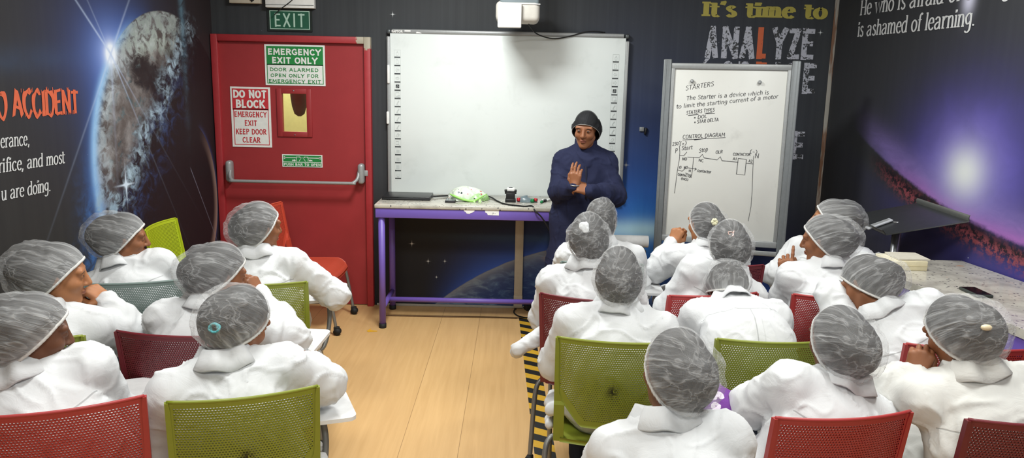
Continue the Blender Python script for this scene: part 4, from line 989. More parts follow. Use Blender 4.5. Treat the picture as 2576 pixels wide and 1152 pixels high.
# stacked notebook blocks and phone
def slab_px(name, pts, z, h, mats, label, cat):
    P = [atz(x, y, z + h) for x, y in pts]; m = MB(); return P
z1_ = .8452
A, B, Cc, D = [atz(x, y, z1_ + .055) for x, y in ((2259, 656), (2351, 658), (2349, 651), (2226, 648))]
ctr = (A + B) / 2 + np.array((-.03, .10, 0)); w2 = np.linalg.norm(B - A); rz = math.atan2(B[1] - A[1], B[0] - A[0])
t = thing('paper_block', (ctr[0], ctr[1], z1_), rz, 'thick cream block of paper at the far end of the granite counter', 'paper block')
m = MB(); m.box((.0, 0, .0265), (w2, .19, .052), .003); m.build('pages', simple('cream_pages', rgb(222, 212, 176), .8), t)
m = MB(); m.box((.0, 0, .0268), (w2 + .004, .194, .002)); m.build('divider', simple('cream_divider', rgb(196, 184, 146), .8), t)
t = thing('notebook', (ctr[0] + .03, ctr[1] + .0, z1_ + .0535), rz - .03, 'thin pale notebook lying on top of the cream paper block', 'notebook')
m = MB(); m.box((0, 0, .004), (w2 * .86, .17, .007), .002); m.build('pages', simple('notebook_pages', rgb(216, 212, 200), .8), t); m = MB(); m.box((0, 0, .0082), (w2 * .87, .172, .0016)); m.build('cover', simple('notebook_cover', rgb(206, 200, 182), .7), t)
a, b, c, d = [atz(x, y, z1_ + .012) for x, y in ((2412, 718), (2448, 747), (2496, 748), (2466, 719))]
ctr = (a + b + c + d) / 4; rz = math.atan2((c - b)[1], (c - b)[0])
t = thing('mobile_phone', (ctr[0], ctr[1], z1_), rz + .0, 'black phone in a dark case lying on the granite counter', 'phone')
m = MB(); m.box((0, 0, .0075), (.078, .155, .0145), .005, None, 3); m.build('casing', simple('phone_case', rgb(52, 58, 54), .5), t); m = MB(); m.box((0, 0, .0152), (.068, .14, .0008)); m.build('screen', MT['phone_glass'], t)

# ------------------------------------------------------------------ steel lectern tray on a pole
A, B = aty(2228, 590, 4.40), aty(2438, 556, 4.17); e1 = unit(B - A); wA = np.linalg.norm(B - A)
Cq = atz(2306, 506, 1.12); e2 = Cq - B; e2[2] *= .5; dep = np.linalg.norm(e2); e2 /= dep; e3 = unit(np.cross(e1, e2))
zl = A
def tr_(u, v, w_=0.): return A + e1 * u + e2 * v + e3 * w_
ctr = aty(2254, 600, 4.54); ctr[2] = A[2] - ((ctr - A)[0] * e3[0] + (ctr - A)[1] * e3[1]) / e3[2] - .004
t = thing('lectern_stand', (ctr[0], ctr[1], 0), 0, 'grey steel tray stand on a round pole behind the granite counter', 'lectern')
m = MB(); m.poly([tr_(0, 0), tr_(wA, 0), tr_(wA, dep), tr_(0, dep)], .006, e3); tp = px_part(m, 'tray', simple('brushed_steel', rgb(92, 94, 96), .3, .75), t)
for (u0, v0, u1, v1) in ((0, 0, 0, dep), (wA, 0, wA, dep)):
    m = MB()
    P = [[tr_(u0 + (u1 - u0) * f + (1 if u0 else -1) * .012 * (1 - math.cos(q)), v0 + (v1 - v0) * f, .03 * math.sin(q)) for q in np.linspace(0, PI * .5, 6)] for f in (0, 1)]; m.grid(P)
    P2 = [[p + (e1 * .003 * (1 if u0 else -1)) for p in row] for row in P]; m.grid(P2); px_part(m, 'rolled_edge', simple('steel_edge', rgb(128, 130, 126), .4, .5), tp)
m = MB(); m.tube([(ctr[0], ctr[1], .03), (ctr[0], ctr[1], ctr[2])], .026, 20); px_part(m, 'pole', MT['steel'], t)
m = MB(); m.lathe([(.15, 0), (.15, .012), (.13, .02), (.03, .035), (.0, .035)], (ctr[0], ctr[1], 0), 28); px_part(m, 'base_plate', MT['dark_metal'], t)
p = atplane(2212, 567, A, e3); p = p + e3 * .001
t = thing('small_tray', p.tolist(), 0, 'small pale plastic tray lying on the steel tray stand', 'tray')
m = MB(); m.box((0, 0, .008), (.155, .05, .014), .006, None, 3); m.build('shell', simple('pale_grey_plastic', rgb(176, 178, 182), .4), t); m = MB(); m.box((0, 0, .0155), (.125, .026, .001)); m.build('recess', MT['grey_metal'], t)
sx_ = np.array((1, 0, 0.)) - e3 * e3[0]; sx_ = unit(sx_); t.matrix_basis = frame_mat(p, sx_, np.cross(e3, sx_), e3)
# ------------------------------------------------------------------ perforated plastic chairs
ZT, CW = .87, .436
def chair_mat(name, col, scuff=False):
    g = G(name); x, y, z = g.xyz(g.coord()); n = g.noise(g.coord(), 40, 3)
    dk = tuple(c * .88 for c in col[:3]) + (1,)
    c = g.mix(n, dk, col)
    if scuff:
        n2 = g.noise(g.coord(), 60, 3, .7); sp = (((x / .03).sq() + ((z - .655) / .035).sq()) * -1.0).exp() * n2.sm(.5, .58); c = g.mix(sp, c, rgb(30, 34, 14))
    return g.done(g.bsdf(c, .42, 0, .45, n, .05, .002))
def perf_mat(name, col, scuff=False):
    """same plastic, cut by rows of small slotted holes"""
    g = G(name); x, y, z = g.xyz(g.coord()); n = g.noise(g.coord(), 40, 3)
    dk = tuple(c * .88 for c in col[:3]) + (1,); c = g.mix(n, dk, col)
    if scuff:
        n2 = g.noise(g.coord(), 70, 3, .7); sp = (((x / .022).sq() + ((z - .665) / .026).sq()) * -1.0).exp() * n2.sm(.42, .5); c = g.mix(sp, c, rgb(26, 30, 12))
    b = g.bsdf(c, .42, 0, .45, n, .05, .002)
    px_, pz = .0090, .0084
    row = (z / pz)
    half = ((row * .5).fract().gt(.5)) * .5
    fx = ((x / px_) + half).fract() - .5; fz_ = row.fract() - .5
    hole = ((fx / .31).sq().sq() + (fz_ / .29).sq().sq()).lt(1.0)
    ins = x.abs().lt(.196) * z.lt(ZT - .022) * z.gt(.527)
    lowcut = (x.abs() - (.10 + (z - .527) * .72)).lt(0.0)
    tr = g.N('ShaderNodeBsdfTransparent'); ms = g.N('ShaderNodeMixShader')
    g.L(hole * ins * lowcut, ms.inputs[0]); g.L(b.outputs[0], ms.inputs[1]); g.L(tr.outputs[0], ms.inputs[2])
    return g.done(ms)
CC = {'olive': rgb(132, 141, 44), 'lime': rgb(176, 192, 36), 'red': rgb(168, 55, 55), 'wine': rgb(112, 36, 44), 'teal': rgb(122, 138, 133), 'orange': rgb(198, 78, 56)}
CM = {k: (chair_mat('plastic_' + k, c), perf_mat('perforated_' + k, c, k == 'olive')) for k, c in CC.items()}
MT['tube'] = simple('chair_tube', rgb(128, 128, 126), .38, .45)
MT['tablet'] = simple('tablet_white', rgb(226, 226, 226), .4)
MT['tablet_edge'] = simple('tablet_edge', rgb(150, 126, 104), .6)

def back_y(x, z): return -.205 - (z - .45) * .17 - .038 * (1 - (x / (CW / 2)) ** 2)
def half_w(z): return np.interp(z, [.50, .515, .60, .66, ZT - .02, ZT - .006, ZT], [.112, .128, .190, .207, .2115, .208, .200])
def make_back():
    m = MB(); nz_, nx_ = 34, 28; F_, B_ = [], []
    zs = np.concatenate([np.linspace(.50, ZT - .02, nz_ - 5), np.linspace(ZT - .016, ZT, 5)])
    for z in zs:
        h = half_w(z); F_.append([(u * h, back_y(u * h, z) + .003, z) for u in np.linspace(-1, 1, nx_)]); B_.append([(u * h, back_y(u * h, z) - .003, z) for u in np.linspace(-1, 1, nx_)])
    m.grid([r[::-1] for r in F_]); m.grid(B_)
    o = 0; n = len(zs) * nx_
    idx = lambda i, j, k: (i * nx_ + (nx_ - 1 - j)) if k == 0 else n + i * nx_ + j
    fs = []
    for i in range(len(zs) - 1):
        for j in (0, nx_ - 1): q = (idx(i, j, 0), idx(i + 1, j, 0), idx(i + 1, j, 1), idx(i, j, 1)); fs.append(q if j else q[::-1])
    for j in range(nx_ - 1):
        for i in (0, len(zs) - 1): q = (idx(i, j, 0), idx(i, j + 1, 0), idx(i, j + 1, 1), idx(i, j, 1)); fs.append(q if i == 0 else q[::-1])
    m.f += fs; m.smooth += [True] * len(fs)
    return m.mesh('backrest')
def make_uprights(s_):
    """side rail from the top corner down to the seat, with its notch"""
    m = MB(); pr = []
    zs = [.425, .50, .585, .60, .615, .63, .70, ZT - .03, ZT - .004]
    wi = [.040, .040, .040, .036, .028, .020, .016, .014, .010]
    for z, w_ in zip(zs, wi):
        xo = CW / 2; xi = xo - w_; yy = back_y(xo, z)
        d_ = .018 if z < .6 else .012
        pr.append([(s_ * xi, yy - d_, z), (s_ * xo, yy - d_, z), (s_ * (xo + .001), yy + d_ * .6, z), (s_ * xi, yy + d_ * .6, z)])
    vs = [p for r in pr for p in r]; fs = []
    for i in range(len(pr) - 1):
        for k in range(4):
            q = (i * 4 + k, i * 4 + (k + 1) % 4, (i + 1) * 4 + (k + 1) % 4, (i + 1) * 4 + k); fs.append(q if s_ > 0 else q[::-1])
    q = (3, 2, 1, 0); fs.append(q if s_ > 0 else q[::-1]); q = tuple((len(pr) - 1) * 4 + k for k in range(4)); fs.append(q if s_ > 0 else q[::-1])
    m.add(vs, fs, False); return m.mesh('side_rail')
def make_top():
    m = MB(); pts = [(u * .212, back_y(u * .212, ZT - .004), ZT - .003) for u in np.linspace(-1, 1, 21)]; m.tube(pts, .0055, 8); return m.mesh('top_rail')
def make_seat():
    m = MB(); T_, B_ = [], []
    for f in np.linspace(0, 1, 18):
        y = -.225 + .45 * f; z = .438 + .012 * math.sin(f * PI * .5) - .06 * max(0, (f - .8) / .2) ** 2
        h = np.interp(f, [0, .06, .3, .85, .96, 1], [.19, .205, .218, .218, .205, .175])
        T_.append([(u * h, y, z - .012 * (1 - u * u) + .004) for u in np.linspace(-1, 1, 16)]); B_.append([(u * h, y, z - .012 * (1 - u * u) - .014) for u in np.linspace(-1, 1, 16)])
    m.grid([r for r in T_]); m.grid([r[::-1] for r in B_])
    n = 18 * 16; fs = []
    for i in range(17):
        fs.append((i * 16, (i + 1) * 16, n + (i + 1) * 16 + 15, n + i * 16 + 15)); fs.append((i * 16 + 15, n + i * 16, n + (i + 1) * 16, (i + 1) * 16 + 15))
    for j in range(15):
        fs.append((j, n + 15 - j, n + 14 - j, j + 1)); fs.append((17 * 16 + j, 17 * 16 + j + 1, n + 17 * 16 + 14 - j, n + 17 * 16 + 15 - j))
    m.f += fs; m.smooth += [True] * len(fs); return m.mesh('seat')
def leg_mesh(sx, sy):
    m = MB(); m.tube([(sx * .12, sy * .14, .415), (sx * .205, sy * .15, .415), (sx * .238, sy * .165, .40), (sx * .25, sy * .19, .34), (sx * .252, sy * .23, .12), (sx * .252, sy * .24, .06)], .0115, 10, True, 5); return m.mesh('leg')
def caster_mesh(sx, sy):
    m = MB(); x_, y_ = sx * .252, sy * .25
    m.tube([(x_ - .019, y_, .026), (x_ + .019, y_, .026)], .026, 16)
    m.box((x_, y_ - sy * .004, .048), (.03, .04, .03), .006); return m.mesh('caster')
def tablet_mesh():
    m = MB(); pts = []
    for cx, cy, a0 in ((.09, .05, 180), (.09, .33, 90), (.36, .33, 0), (.37, .05, -60)):
        for k in range(5):
            a = math.radians(a0 + (90 if cx < .3 else 75) * (1 - k / 4)) if False else math.radians({180: 270, 90: 180, 0: 90, -60: 0}[a0] - 90 * k / 4)
            pts.append((cx + .03 * math.cos(a), cy + .03 * math.sin(a), .69))
    m.poly(pts[::-1], .014, (0, 0, 1)); return m.mesh('writing_tablet')
def tablet_arm_mesh():
    m = MB(); m.tube([(.205, .02, .415), (.262, .04, .43), (.29, .07, .50), (.30, .10, .60), (.28, .13, .662), (.20, .17, .668)], .0115, 10, True, 5); return m.mesh('tablet_arm')
ME = dict(backrest=make_back(), top=make_top(), seat=make_seat(), rail=[make_uprights(-1), make_uprights(1)], tablet=tablet_mesh(), tarm=tablet_arm_mesh())
LEGS = [(leg_mesh(sx, sy), caster_mesh(sx, sy)) for sx in (-1, 1) for sy in (-1, 1)]
for l_, c_ in LEGS: l_.materials.append(MT['tube']); c_.materials.append(MT['black_rubber'])
ME['tablet'].materials.append(MT['tablet']); ME['tarm'].materials.append(MT['tube'])
PROTO = {}
def copy_tree(o, parent=None):
    c = o.copy(); COL.objects.link(c)
    if parent is not None: c.parent = parent
    for ch in list(o.children): copy_tree(ch, c)
    return c
def proto_chair(color):
    t = thing('classroom_chair', (0, 0, 0)); s_, p_ = CM[color]
    bk = ME['backrest'].copy(); bk.materials.append(p_); b = obj('backrest', bk, None, t)
    tp = ME['top'].copy(); tp.materials.append(s_); obj('top_rail', tp, None, b)
    for r in ME['rail']: r2 = r.copy(); r2.materials.append(s_); obj('side_rail', r2, None, t)
    st = ME['seat'].copy(); st.materials.append(s_); obj('seat', st, None, t)
    for l_, c_ in LEGS: L = obj('leg', l_, None, t); obj('caster', c_, None, L)
    return t
def chair(color, x, y, rz, label, tablet=False, group='perforated classroom chairs'):
    if color not in PROTO: t = proto_chair(color); PROTO[color] = t
    else:
        t = copy_tree(PROTO[color])
        for ch in list(t.children):
            if ch.name.startswith('tablet_arm') or ch.name.startswith('writing_tablet'):
                for q in list(ch.children): bpy.data.objects.remove(q)
                bpy.data.objects.remove(ch)
    t.location = (x, y, 0); t.rotation_euler = (0, 0, rz); tag(t, label, 'chair', group)
    if tablet:
        a = obj('tablet_arm', ME['tarm'], None, t); b = obj('writing_tablet', ME['tablet'], None, t)
        if tablet == 2: a.location = b.location = (-.04, -.10, -.03)
    return t

def place(px, yaw_deg, corner='M'):
    """floor point of a chair whose top edge corner / middle is seen at pixel px"""
    p = atz(px[0], px[1], ZT); a = math.radians(yaw_deg); r_ = np.array((math.cos(a), math.sin(a))); f_ = np.array((-math.sin(a), math.cos(a)))
    ytop = .205 + (ZT - .45) * .17
    p = p[:2] + (r_ * CW / 2 if corner == 'L' else (-r_ * CW / 2 if corner == 'R' else 0)) + f_ * (ytop)
    return p[0], p[1], a
SEATS = {}
def seat_for(key, color, px, yaw, corner, label, tablet=False):
    x, y, a = place(px, yaw, corner); SEATS[key] = (x, y, a); return chair(color, x, y, a, label, tablet)
seat_for('L6', 'olive', (413, 1010), 20, 'L', 'olive green chair in the near left foreground, its full back in view', 2)
seat_for('L5', 'red', (368, 992), 24, 'R', 'bright red chair at the bottom left corner of the view', True)
seat_for('L4', 'wine', (290, 830), -4, 'L', 'dark wine red chair in the left block behind the seated students', True)
seat_for('L2', 'olive', (775, 707), 12, 'R', 'olive green chair by the aisle nearest the red door', True)
seat_for('L1', 'teal', (475, 700), 17, 'R', 'grey teal chair in the left block near the planet mural', True)
seat_for('L3', 'olive', (213, 842), 14, 'R', 'olive green chair mostly hidden between the two leftmost students', True)
seat_for('R2', 'wine', (1357, 735), -18, 'L', 'wine red chair on the aisle, second row of the right block')
seat_for('R3', 'olive', (1398, 845), -6, 'L', 'olive green chair with a dark scuff on its back beside the aisle')
seat_for('R6', 'red', (1680, 742), 11, 'L', 'red chair behind the student with folded head in the right block')
seat_for('R7', 'olive', (1800, 850), 0, 'L', 'olive green chair in the middle of the right block behind the bent student')
seat_for('R5', 'wine', (1725, 668), 9, 'L', 'wine red chair in the front row below the flip board')
seat_for('R9', 'red', (1992, 738), -10, 'L', 'red chair of the student raising a finger near the granite counter')
seat_for('R10', 'red', (2275, 862), -6, 'L', 'red chair close to the granite counter behind the raised fist')
seat_for('R11', 'red', (1945, 1048), 9, 'L', 'red chair at the bottom of the view right of centre')
seat_for('R12', 'wine', (2430, 1052), 0, 'L', 'dark red chair at the bottom right corner of the view')
seat_for('R1', 'teal', (1410, 656), -4, 'L', 'pale teal chair in the front row near the trainer', 2)
seat_for('R8', 'olive', (1995, 662), -8, 'L', 'dark olive chair in the front row near the right wall')
SEATS['R4'] = (.50, 1.98, math.radians(-4)); chair('teal', *SEATS['R4'], 'chair under the nearest student at the bottom edge')
chair('lime', -1.92, 4.76, math.radians(-90), 'empty lime green chair by the planet mural, turned sideways')
chair('orange', -1.46, 5.50, math.radians(-92), 'empty orange red chair in front of the red door, turned sideways')
# ------------------------------------------------------------------ implicit surfaces -> one continuous mesh
class Sdf:
    def __init__(s): s.p = []
    def cone(s, a, b, ra, rb, k=.02, A=None): s.p.append(('c', np.array(a, float), np.array(b, float), ra, rb, k, A)); return s
    def chain(s, pts, rs, k=.02, A=None):
        for i in range(len(pts) - 1): s.cone(pts[i], pts[i + 1], rs[i], rs[i + 1], k, A)
        return s
    def ell(s, c, r, k=.015, R=None, sub=False): s.p.append(('e', np.array(c, float), np.array(r, float), R, sub, k)); return s
    def bounds(s, q):
        if q[0] == 'c':
            r = max(q[3], q[4]) * 1.02; return np.minimum(q[1], q[2]) - r, np.maximum(q[1], q[2]) + r
        r = q[2].max() if q[3] is not None else q[2]; return q[1] - r, q[1] + r
    def mesh(s, h):
        B = [s.bounds(q) for q in s.p]; lo = np.min([b[0] for b in B], 0) - 3 * h; hi = np.max([b[1] for b in B], 0) + 3 * h
        n = np.ceil((hi - lo) / h).astype(int) + 1
        f = np.full(n, .25, np.float32); ax = [lo[i] + h * np.arange(n[i]) for i in range(3)]
        for q, b in zip(s.p, B):
            k = q[5] ; mg = k + 4 * h
            i0 = np.clip(((b[0] - mg - lo) / h).astype(int), 0, n - 1); i1 = np.clip(np.ceil((b[1] + mg - lo) / h).astype(int) + 1, 1, n)
            sl = tuple(slice(i0[i], i1[i]) for i in range(3))
            P = np.stack(np.meshgrid(*[ax[i][sl[i]] for i in range(3)], indexing='ij'), -1).astype(np.float32)
            if q[0] == 'c':
                _, a, b2, ra, rb, _, A = q; sc = 1.
                if A is not None: P = P @ A.T.astype(np.float32); a = A @ a; b2 = A @ b2; sc = .84
                ab = b2 - a; t = np.clip(((P - a) @ ab) / (ab @ ab + 1e-9), 0, 1)
                d = (np.linalg.norm(P - a - t[..., None] * ab, axis=-1) - (ra + t * (rb - ra))) * sc
            else:
                _, c, r, R, sub, _ = q; P = P - c
                if R is not None: P = P @ R
                k0 = np.linalg.norm(P / r, axis=-1); k1 = np.linalg.norm(P / (r * r), axis=-1) + 1e-9; d = k0 * (k0 - 1) / k1
                if sub: d = -d
            F = f[sl]
            if q[0] == 'e' and q[4]:
                hh = np.clip(.5 - .5 * (F - d) / k, 0, 1); f[sl] = F + (d - F) * hh + k * hh * (1 - hh)
            else:
                hh = np.clip(.5 + .5 * (F - d) / k, 0, 1); f[sl] = F + (d - F) * hh - k * hh * (1 - hh)
        return surface_net(f, lo, h)

def surface_net(f, lo, h):
    n = f.shape; ins = f < 0
    c = np.zeros((n[0] - 1, n[1] - 1, n[2] - 1), np.int8)
    for i in (0, 1):
        for j in (0, 1):
            for k in (0, 1): c += ins[i:n[0] - 1 + i, j:n[1] - 1 + j, k:n[2] - 1 + k]
    act = np.argwhere((c > 0) & (c < 8)); idx = np.full(c.shape, -1, np.int32); idx[tuple(act.T)] = np.arange(len(act))
    acc = np.zeros((len(act), 3)); cnt = np.zeros(len(act)); off = [(i, j, k) for i in (0, 1) for j in (0, 1) for k in (0, 1)]
    for a in off:
        for d in range(3):
            if a[d] == 0:
                b = list(a); b[d] = 1
                fa = f[tuple((act + a).T)]; fb = f[tuple((act + b).T)]; m = (fa < 0) != (fb < 0); t = np.where(m, fa / (fa - fb + 1e-12), 0)
                p = np.array(a, float) + np.zeros((len(act), 3)); p[:, d] += t; acc[m] += p[m]; cnt[m] += 1
    V = (act + acc / cnt[:, None]) * h + lo; Fs = []
    for d in range(3):
        e, g_ = [(1, 2), (2, 0), (0, 1)][d]
        s0 = [slice(None)] * 3; s1 = [slice(None)] * 3; s0[d] = slice(0, -1); s1[d] = slice(1, None)
        A, B = ins[tuple(s0)], ins[tuple(s1)]; q = np.argwhere(A != B); q = q[(q[:, e] > 0) & (q[:, g_] > 0) & (q[:, e] < n[e] - 1) & (q[:, g_] < n[g_] - 1)]
        flip = ~A[tuple(q.T)]; de = np.eye(3, dtype=int)[e]; dg = np.eye(3, dtype=int)[g_]
        quad = np.stack([idx[tuple((q - de - dg).T)], idx[tuple((q - dg).T)], idx[tuple(q.T)], idx[tuple((q - de).T)]], 1)
        quad[flip] = quad[flip][:, ::-1]; Fs.append(quad)
    return V, np.concatenate(Fs)

def normals(V, F):
    a, b, c, d = (V[F[:, i]] for i in range(4)); nn = np.cross(c - a, d - b); N = np.zeros_like(V)
    for i in range(4): np.add.at(N, F[:, i], nn)
    return N / (np.linalg.norm(N, axis=1, keepdims=True) + 1e-12)
def np_mesh(name, V, F, mat=None):
    me = bpy.data.meshes.new(name); me.from_pydata(V.tolist(), [], F.tolist()); me.polygons.foreach_set('use_smooth', [True] * len(me.polygons)); me.update()
    if mat: me.materials.append(mat)
    return me
_H = RNG.random(4096).astype(np.float32) * 2 - 1
def vnoise(P):
    """smooth lattice noise in -1..1"""
    P = np.asarray(P, float); i = np.floor(P).astype(np.int64); f = P - i; u = f * f * (3 - 2 * f); r = 0
    for a in (0, 1):
        for b in (0, 1):
            for c in (0, 1):
                q = _H[((i[:, 0] + a) * 73 + (i[:, 1] + b) * 1571 + (i[:, 2] + c) * 3079) % 4096]
                r = r + q * (u[:, 0] if a else 1 - u[:, 0]) * (u[:, 1] if b else 1 - u[:, 1]) * (u[:, 2] if c else 1 - u[:, 2])
    return r
def rot(yaw=0, pitch=0, roll=0):
    y, p, r = map(math.radians, (yaw, pitch, roll))
    Rz = np.array([[math.cos(y), -math.sin(y), 0], [math.sin(y), math.cos(y), 0], [0, 0, 1.]])
    Rx = np.array([[1, 0, 0], [0, math.cos(p), math.sin(p)], [0, -math.sin(p), math.cos(p)]])   # + pitch looks down
    Ry = np.array([[math.cos(r), 0, math.sin(r)], [0, 1, 0], [-math.sin(r), 0, math.cos(r)]])   # + roll tips to the right
    return Rz @ Ry @ Rx

# ------------------------------------------------------------------ people materials
def skin_mat(name):
    g = G(name); a = g.N('ShaderNodeVertexColor'); a.layer_name = 'tone'; n = g.noise(g.coord(), 60, 4)
    b = g.bsdf(g.mix(n * .12, a.outputs[0], rgb(90, 52, 36)), .5, 0, .35, n, .08, .002)

    return g.done(b)
MT['skin'] = skin_mat('skin')
TONES = {'tan': rgb(172, 116, 78), 'brown': rgb(142, 92, 62), 'dark': rgb(106, 68, 48)}
def cloth_mat(name, col, dark, sc=1.0, sheen=.0, rough=.85):
    g = G(name); v = g.coord(); n = g.noise(v, 13 * sc, 4, .6, .9); w = g.noise(v, 420, 2); n2 = g.noise(v, 30 * sc, 4, .6, 1.2)
    hgt = n * 1.0 + w * .01
    at = g.N('ShaderNodeAttribute'); at.attribute_name = 'seam'; ax, ay, az = g.xyz(at.outputs['Vector'])
    st = ((ax.abs().sm(.0034, .0012) * ay.abs().lt(.17) + ((ay - .0).abs().sm(.003, .001) + (ay - .028).abs().sm(.003, .001) * .3) * ax.lt(0.0)) * az.gt(.3)).clamp()
    hgt = hgt - st * .35
    return g.done(g.bsdf(g.mix(st * .9, g.mix(n2 * .25, col, dark), tuple(c * .62 for c in col[:3]) + (1,)), rough, 0, .2, hgt, .28, .012, sheen))
MT['coat'] = cloth_mat('white_lab_cotton', rgb(212, 213, 214), rgb(202, 203, 204))
MT['coat_cream'] = cloth_mat('soft_white_cotton', rgb(214, 213, 208), rgb(204, 203, 198))
MT['navy'] = cloth_mat('navy_cotton', rgb(36, 40, 66), rgb(28, 31, 52))
MT['trousers'] = cloth_mat('dark_denim', rgb(40, 44, 58), rgb(28, 31, 42))
MT['blue_denim'] = cloth_mat('blue_denim', rgb(58, 78, 116), rgb(46, 62, 96))
MT['grey_cloth'] = cloth_mat('grey_cloth', rgb(128, 128, 124), rgb(108, 108, 104))
MT['shoe'] = simple('shoe_black', rgb(30, 28, 28), .5)
g = G('black_hair'); v = g.coord('UV'); x, y, z = g.xyz(v); n = g.noise(g.vec(x * 70.0, y * 4.0, 0.0), 1, 4, .6)
MT['hair'] = g.done(g.bsdf(g.mix(n, rgb(18, 16, 16), rgb(50, 46, 44)), .5, 0, .4, n, .4, .004))
def net_mat(name, base, wr, col, trans=True):
    """thin non-woven cap: translucent fibres, denser where the fabric is gathered in creases"""
    g = G(name); x, y, z = g.xyz(g.coord('UV'))
    wv = g.noise(g.vec(x * 3.2, y * 3.2, 0.0), 1, 2, .5); yy = y + (wv - .5) * .22; xx = x + (wv - .5) * .22
    r1 = g.noise(g.vec(xx * 2.6, yy * 20.0, 0.0), 1, 1.2, .45, .3); r2 = g.noise(g.vec(xx * 6.5, yy * 5.0, 3.0), 1, 1.6, .45, .6); r3 = g.noise(g.vec(x * 60.0, y * 60.0, 0.0), 1, 3, .7); r4 = g.noise(g.vec(xx * 2.2, yy * 2.4, 7.0), 1, 2, .5)
    lad = ((yy * 58.0 + (r2 - .5) * 5.0).sin() * .5 + .5).pw(3.0) * g.noise(g.vec(xx * 6.0, yy * 3.0, 11.0), 1, 1.5, .5).sm(.48, .62)
    rid1 = ((1.0 - ((r1 - .5) * 8.0).abs()).clamp().pw(1.6) * .6 + lad * .75).clamp(); rid2 = (1.0 - ((r2 - .5) * 16.0).abs()).clamp().pw(1.5)
    edge = g.xyz(g.coord('UV'))[2]
    at = g.N('ShaderNodeAttribute'); at.attribute_name = 'gather'; ga = X(g.nt, at.outputs['Fac'])
    a = (base + rid1 * wr * r4.sm(.42, .66) * .8 + rid2 * wr * .6 + r3 * base * .7 + ga * .40).clamp()
    d = g.N('ShaderNodeBsdfDiffuse'); d.inputs[0].default_value = col; t = g.N('ShaderNodeBsdfTranslucent'); t.inputs[0].default_value = col
    bp_ = g.N('ShaderNodeBump'); g.L(rid1 * .6 + rid2 * .5 + r2 * .6, bp_.inputs['Height']); bp_.inputs['Strength'].default_value = .5; bp_.inputs['Distance'].default_value = .006; g.L(bp_.outputs[0], d.inputs['Normal'])
    s1 = g.N('ShaderNodeMixShader'); s1.inputs[0].default_value = .3; g.L(d.outputs[0], s1.inputs[1]); g.L(t.outputs[0], s1.inputs[2])
    tr = g.N('ShaderNodeBsdfTransparent'); s2 = g.N('ShaderNodeMixShader'); g.L(a, s2.inputs[0]); g.L(tr.outputs[0], s2.inputs[1]); g.L(s1.outputs[0], s2.inputs[2])
    return g.done(s2)
MT['net'] = net_mat('hair_net_fibre', .085, .30, rgb(240, 240, 240)); MT['net_dark'] = net_mat('dark_net_fibre', .42, .2, rgb(62, 63, 65))
MT['elastic'] = simple('elastic_white', rgb(212, 210, 206), .8); MT['elastic_dark'] = simple('elastic_grey', rgb(130, 126, 122), .8)

# ------------------------------------------------------------------ hands
def hand_prims(S, wrist, fdir, back, side, curl, spread=.0, thumb=.6, sc=1.0):
    """wrist point, finger direction, back-of-hand normal; side +1 puts the thumb on +x' (left hand palm down seen from above)"""
    ey = unit(fdir); ez = np.array(back, float); ez = unit(ez - ey * (ez @ ey)); ex = np.cross(ey, ez) * side
    T = lambda x, y, z: np.array(wrist) + sc * (ex * x + ey * y + ez * z)
    kn = [(.030, .082), (.010, .088), (-.011, .084), (-.029, .074)]; ln = [(.040, .024, .019), (.044, .028, .020), (.041, .026, .019), (.032, .019, .017)]
    for (kx, ky) in kn: S.cone(T(kx * .55, .0, 0), T(kx, ky, 0), .0165 * sc, .0125 * sc, .012)
    S.cone(T(-.02, .035, -.006), T(.02, .035, -.006), .014 * sc, .016 * sc, .01)
    if np.isscalar(curl): curl = [curl] * 4
    for i, ((kx, ky), L) in enumerate(zip(kn, ln)):
        p = np.array((kx, ky, 0.)); ang = 0.; rr = [.0098, .0088, .008, .0068]; tilt = spread * (kx / .03)
        for j in range(3):
            c_ = curl[i]; ang += c_ * (1.35, 1.55, 1.0)[j]
            d = np.array((math.sin(tilt) * math.cos(ang), math.cos(tilt) * math.cos(ang), -math.sin(ang))); q = p + d * L[j]
            S.cone(T(*p), T(*q), rr[j] * sc, rr[j + 1] * sc, .004); p = q
    b = np.array((.018, .018, -.006)); m = b + np.array((.030, .026, -.014)); e = m + np.array((.012 - .022 * thumb, .030, -.012 * thumb)); f_ = e + np.array((.002 - .026 * thumb, .024, -.008 * thumb))
    S.cone(T(*b), T(*m), .0155 * sc, .0115 * sc, .01); S.cone(T(*m), T(*e), .0112 * sc, .0098 * sc, .004); S.cone(T(*e), T(*f_), .0098 * sc, .0078 * sc, .004)

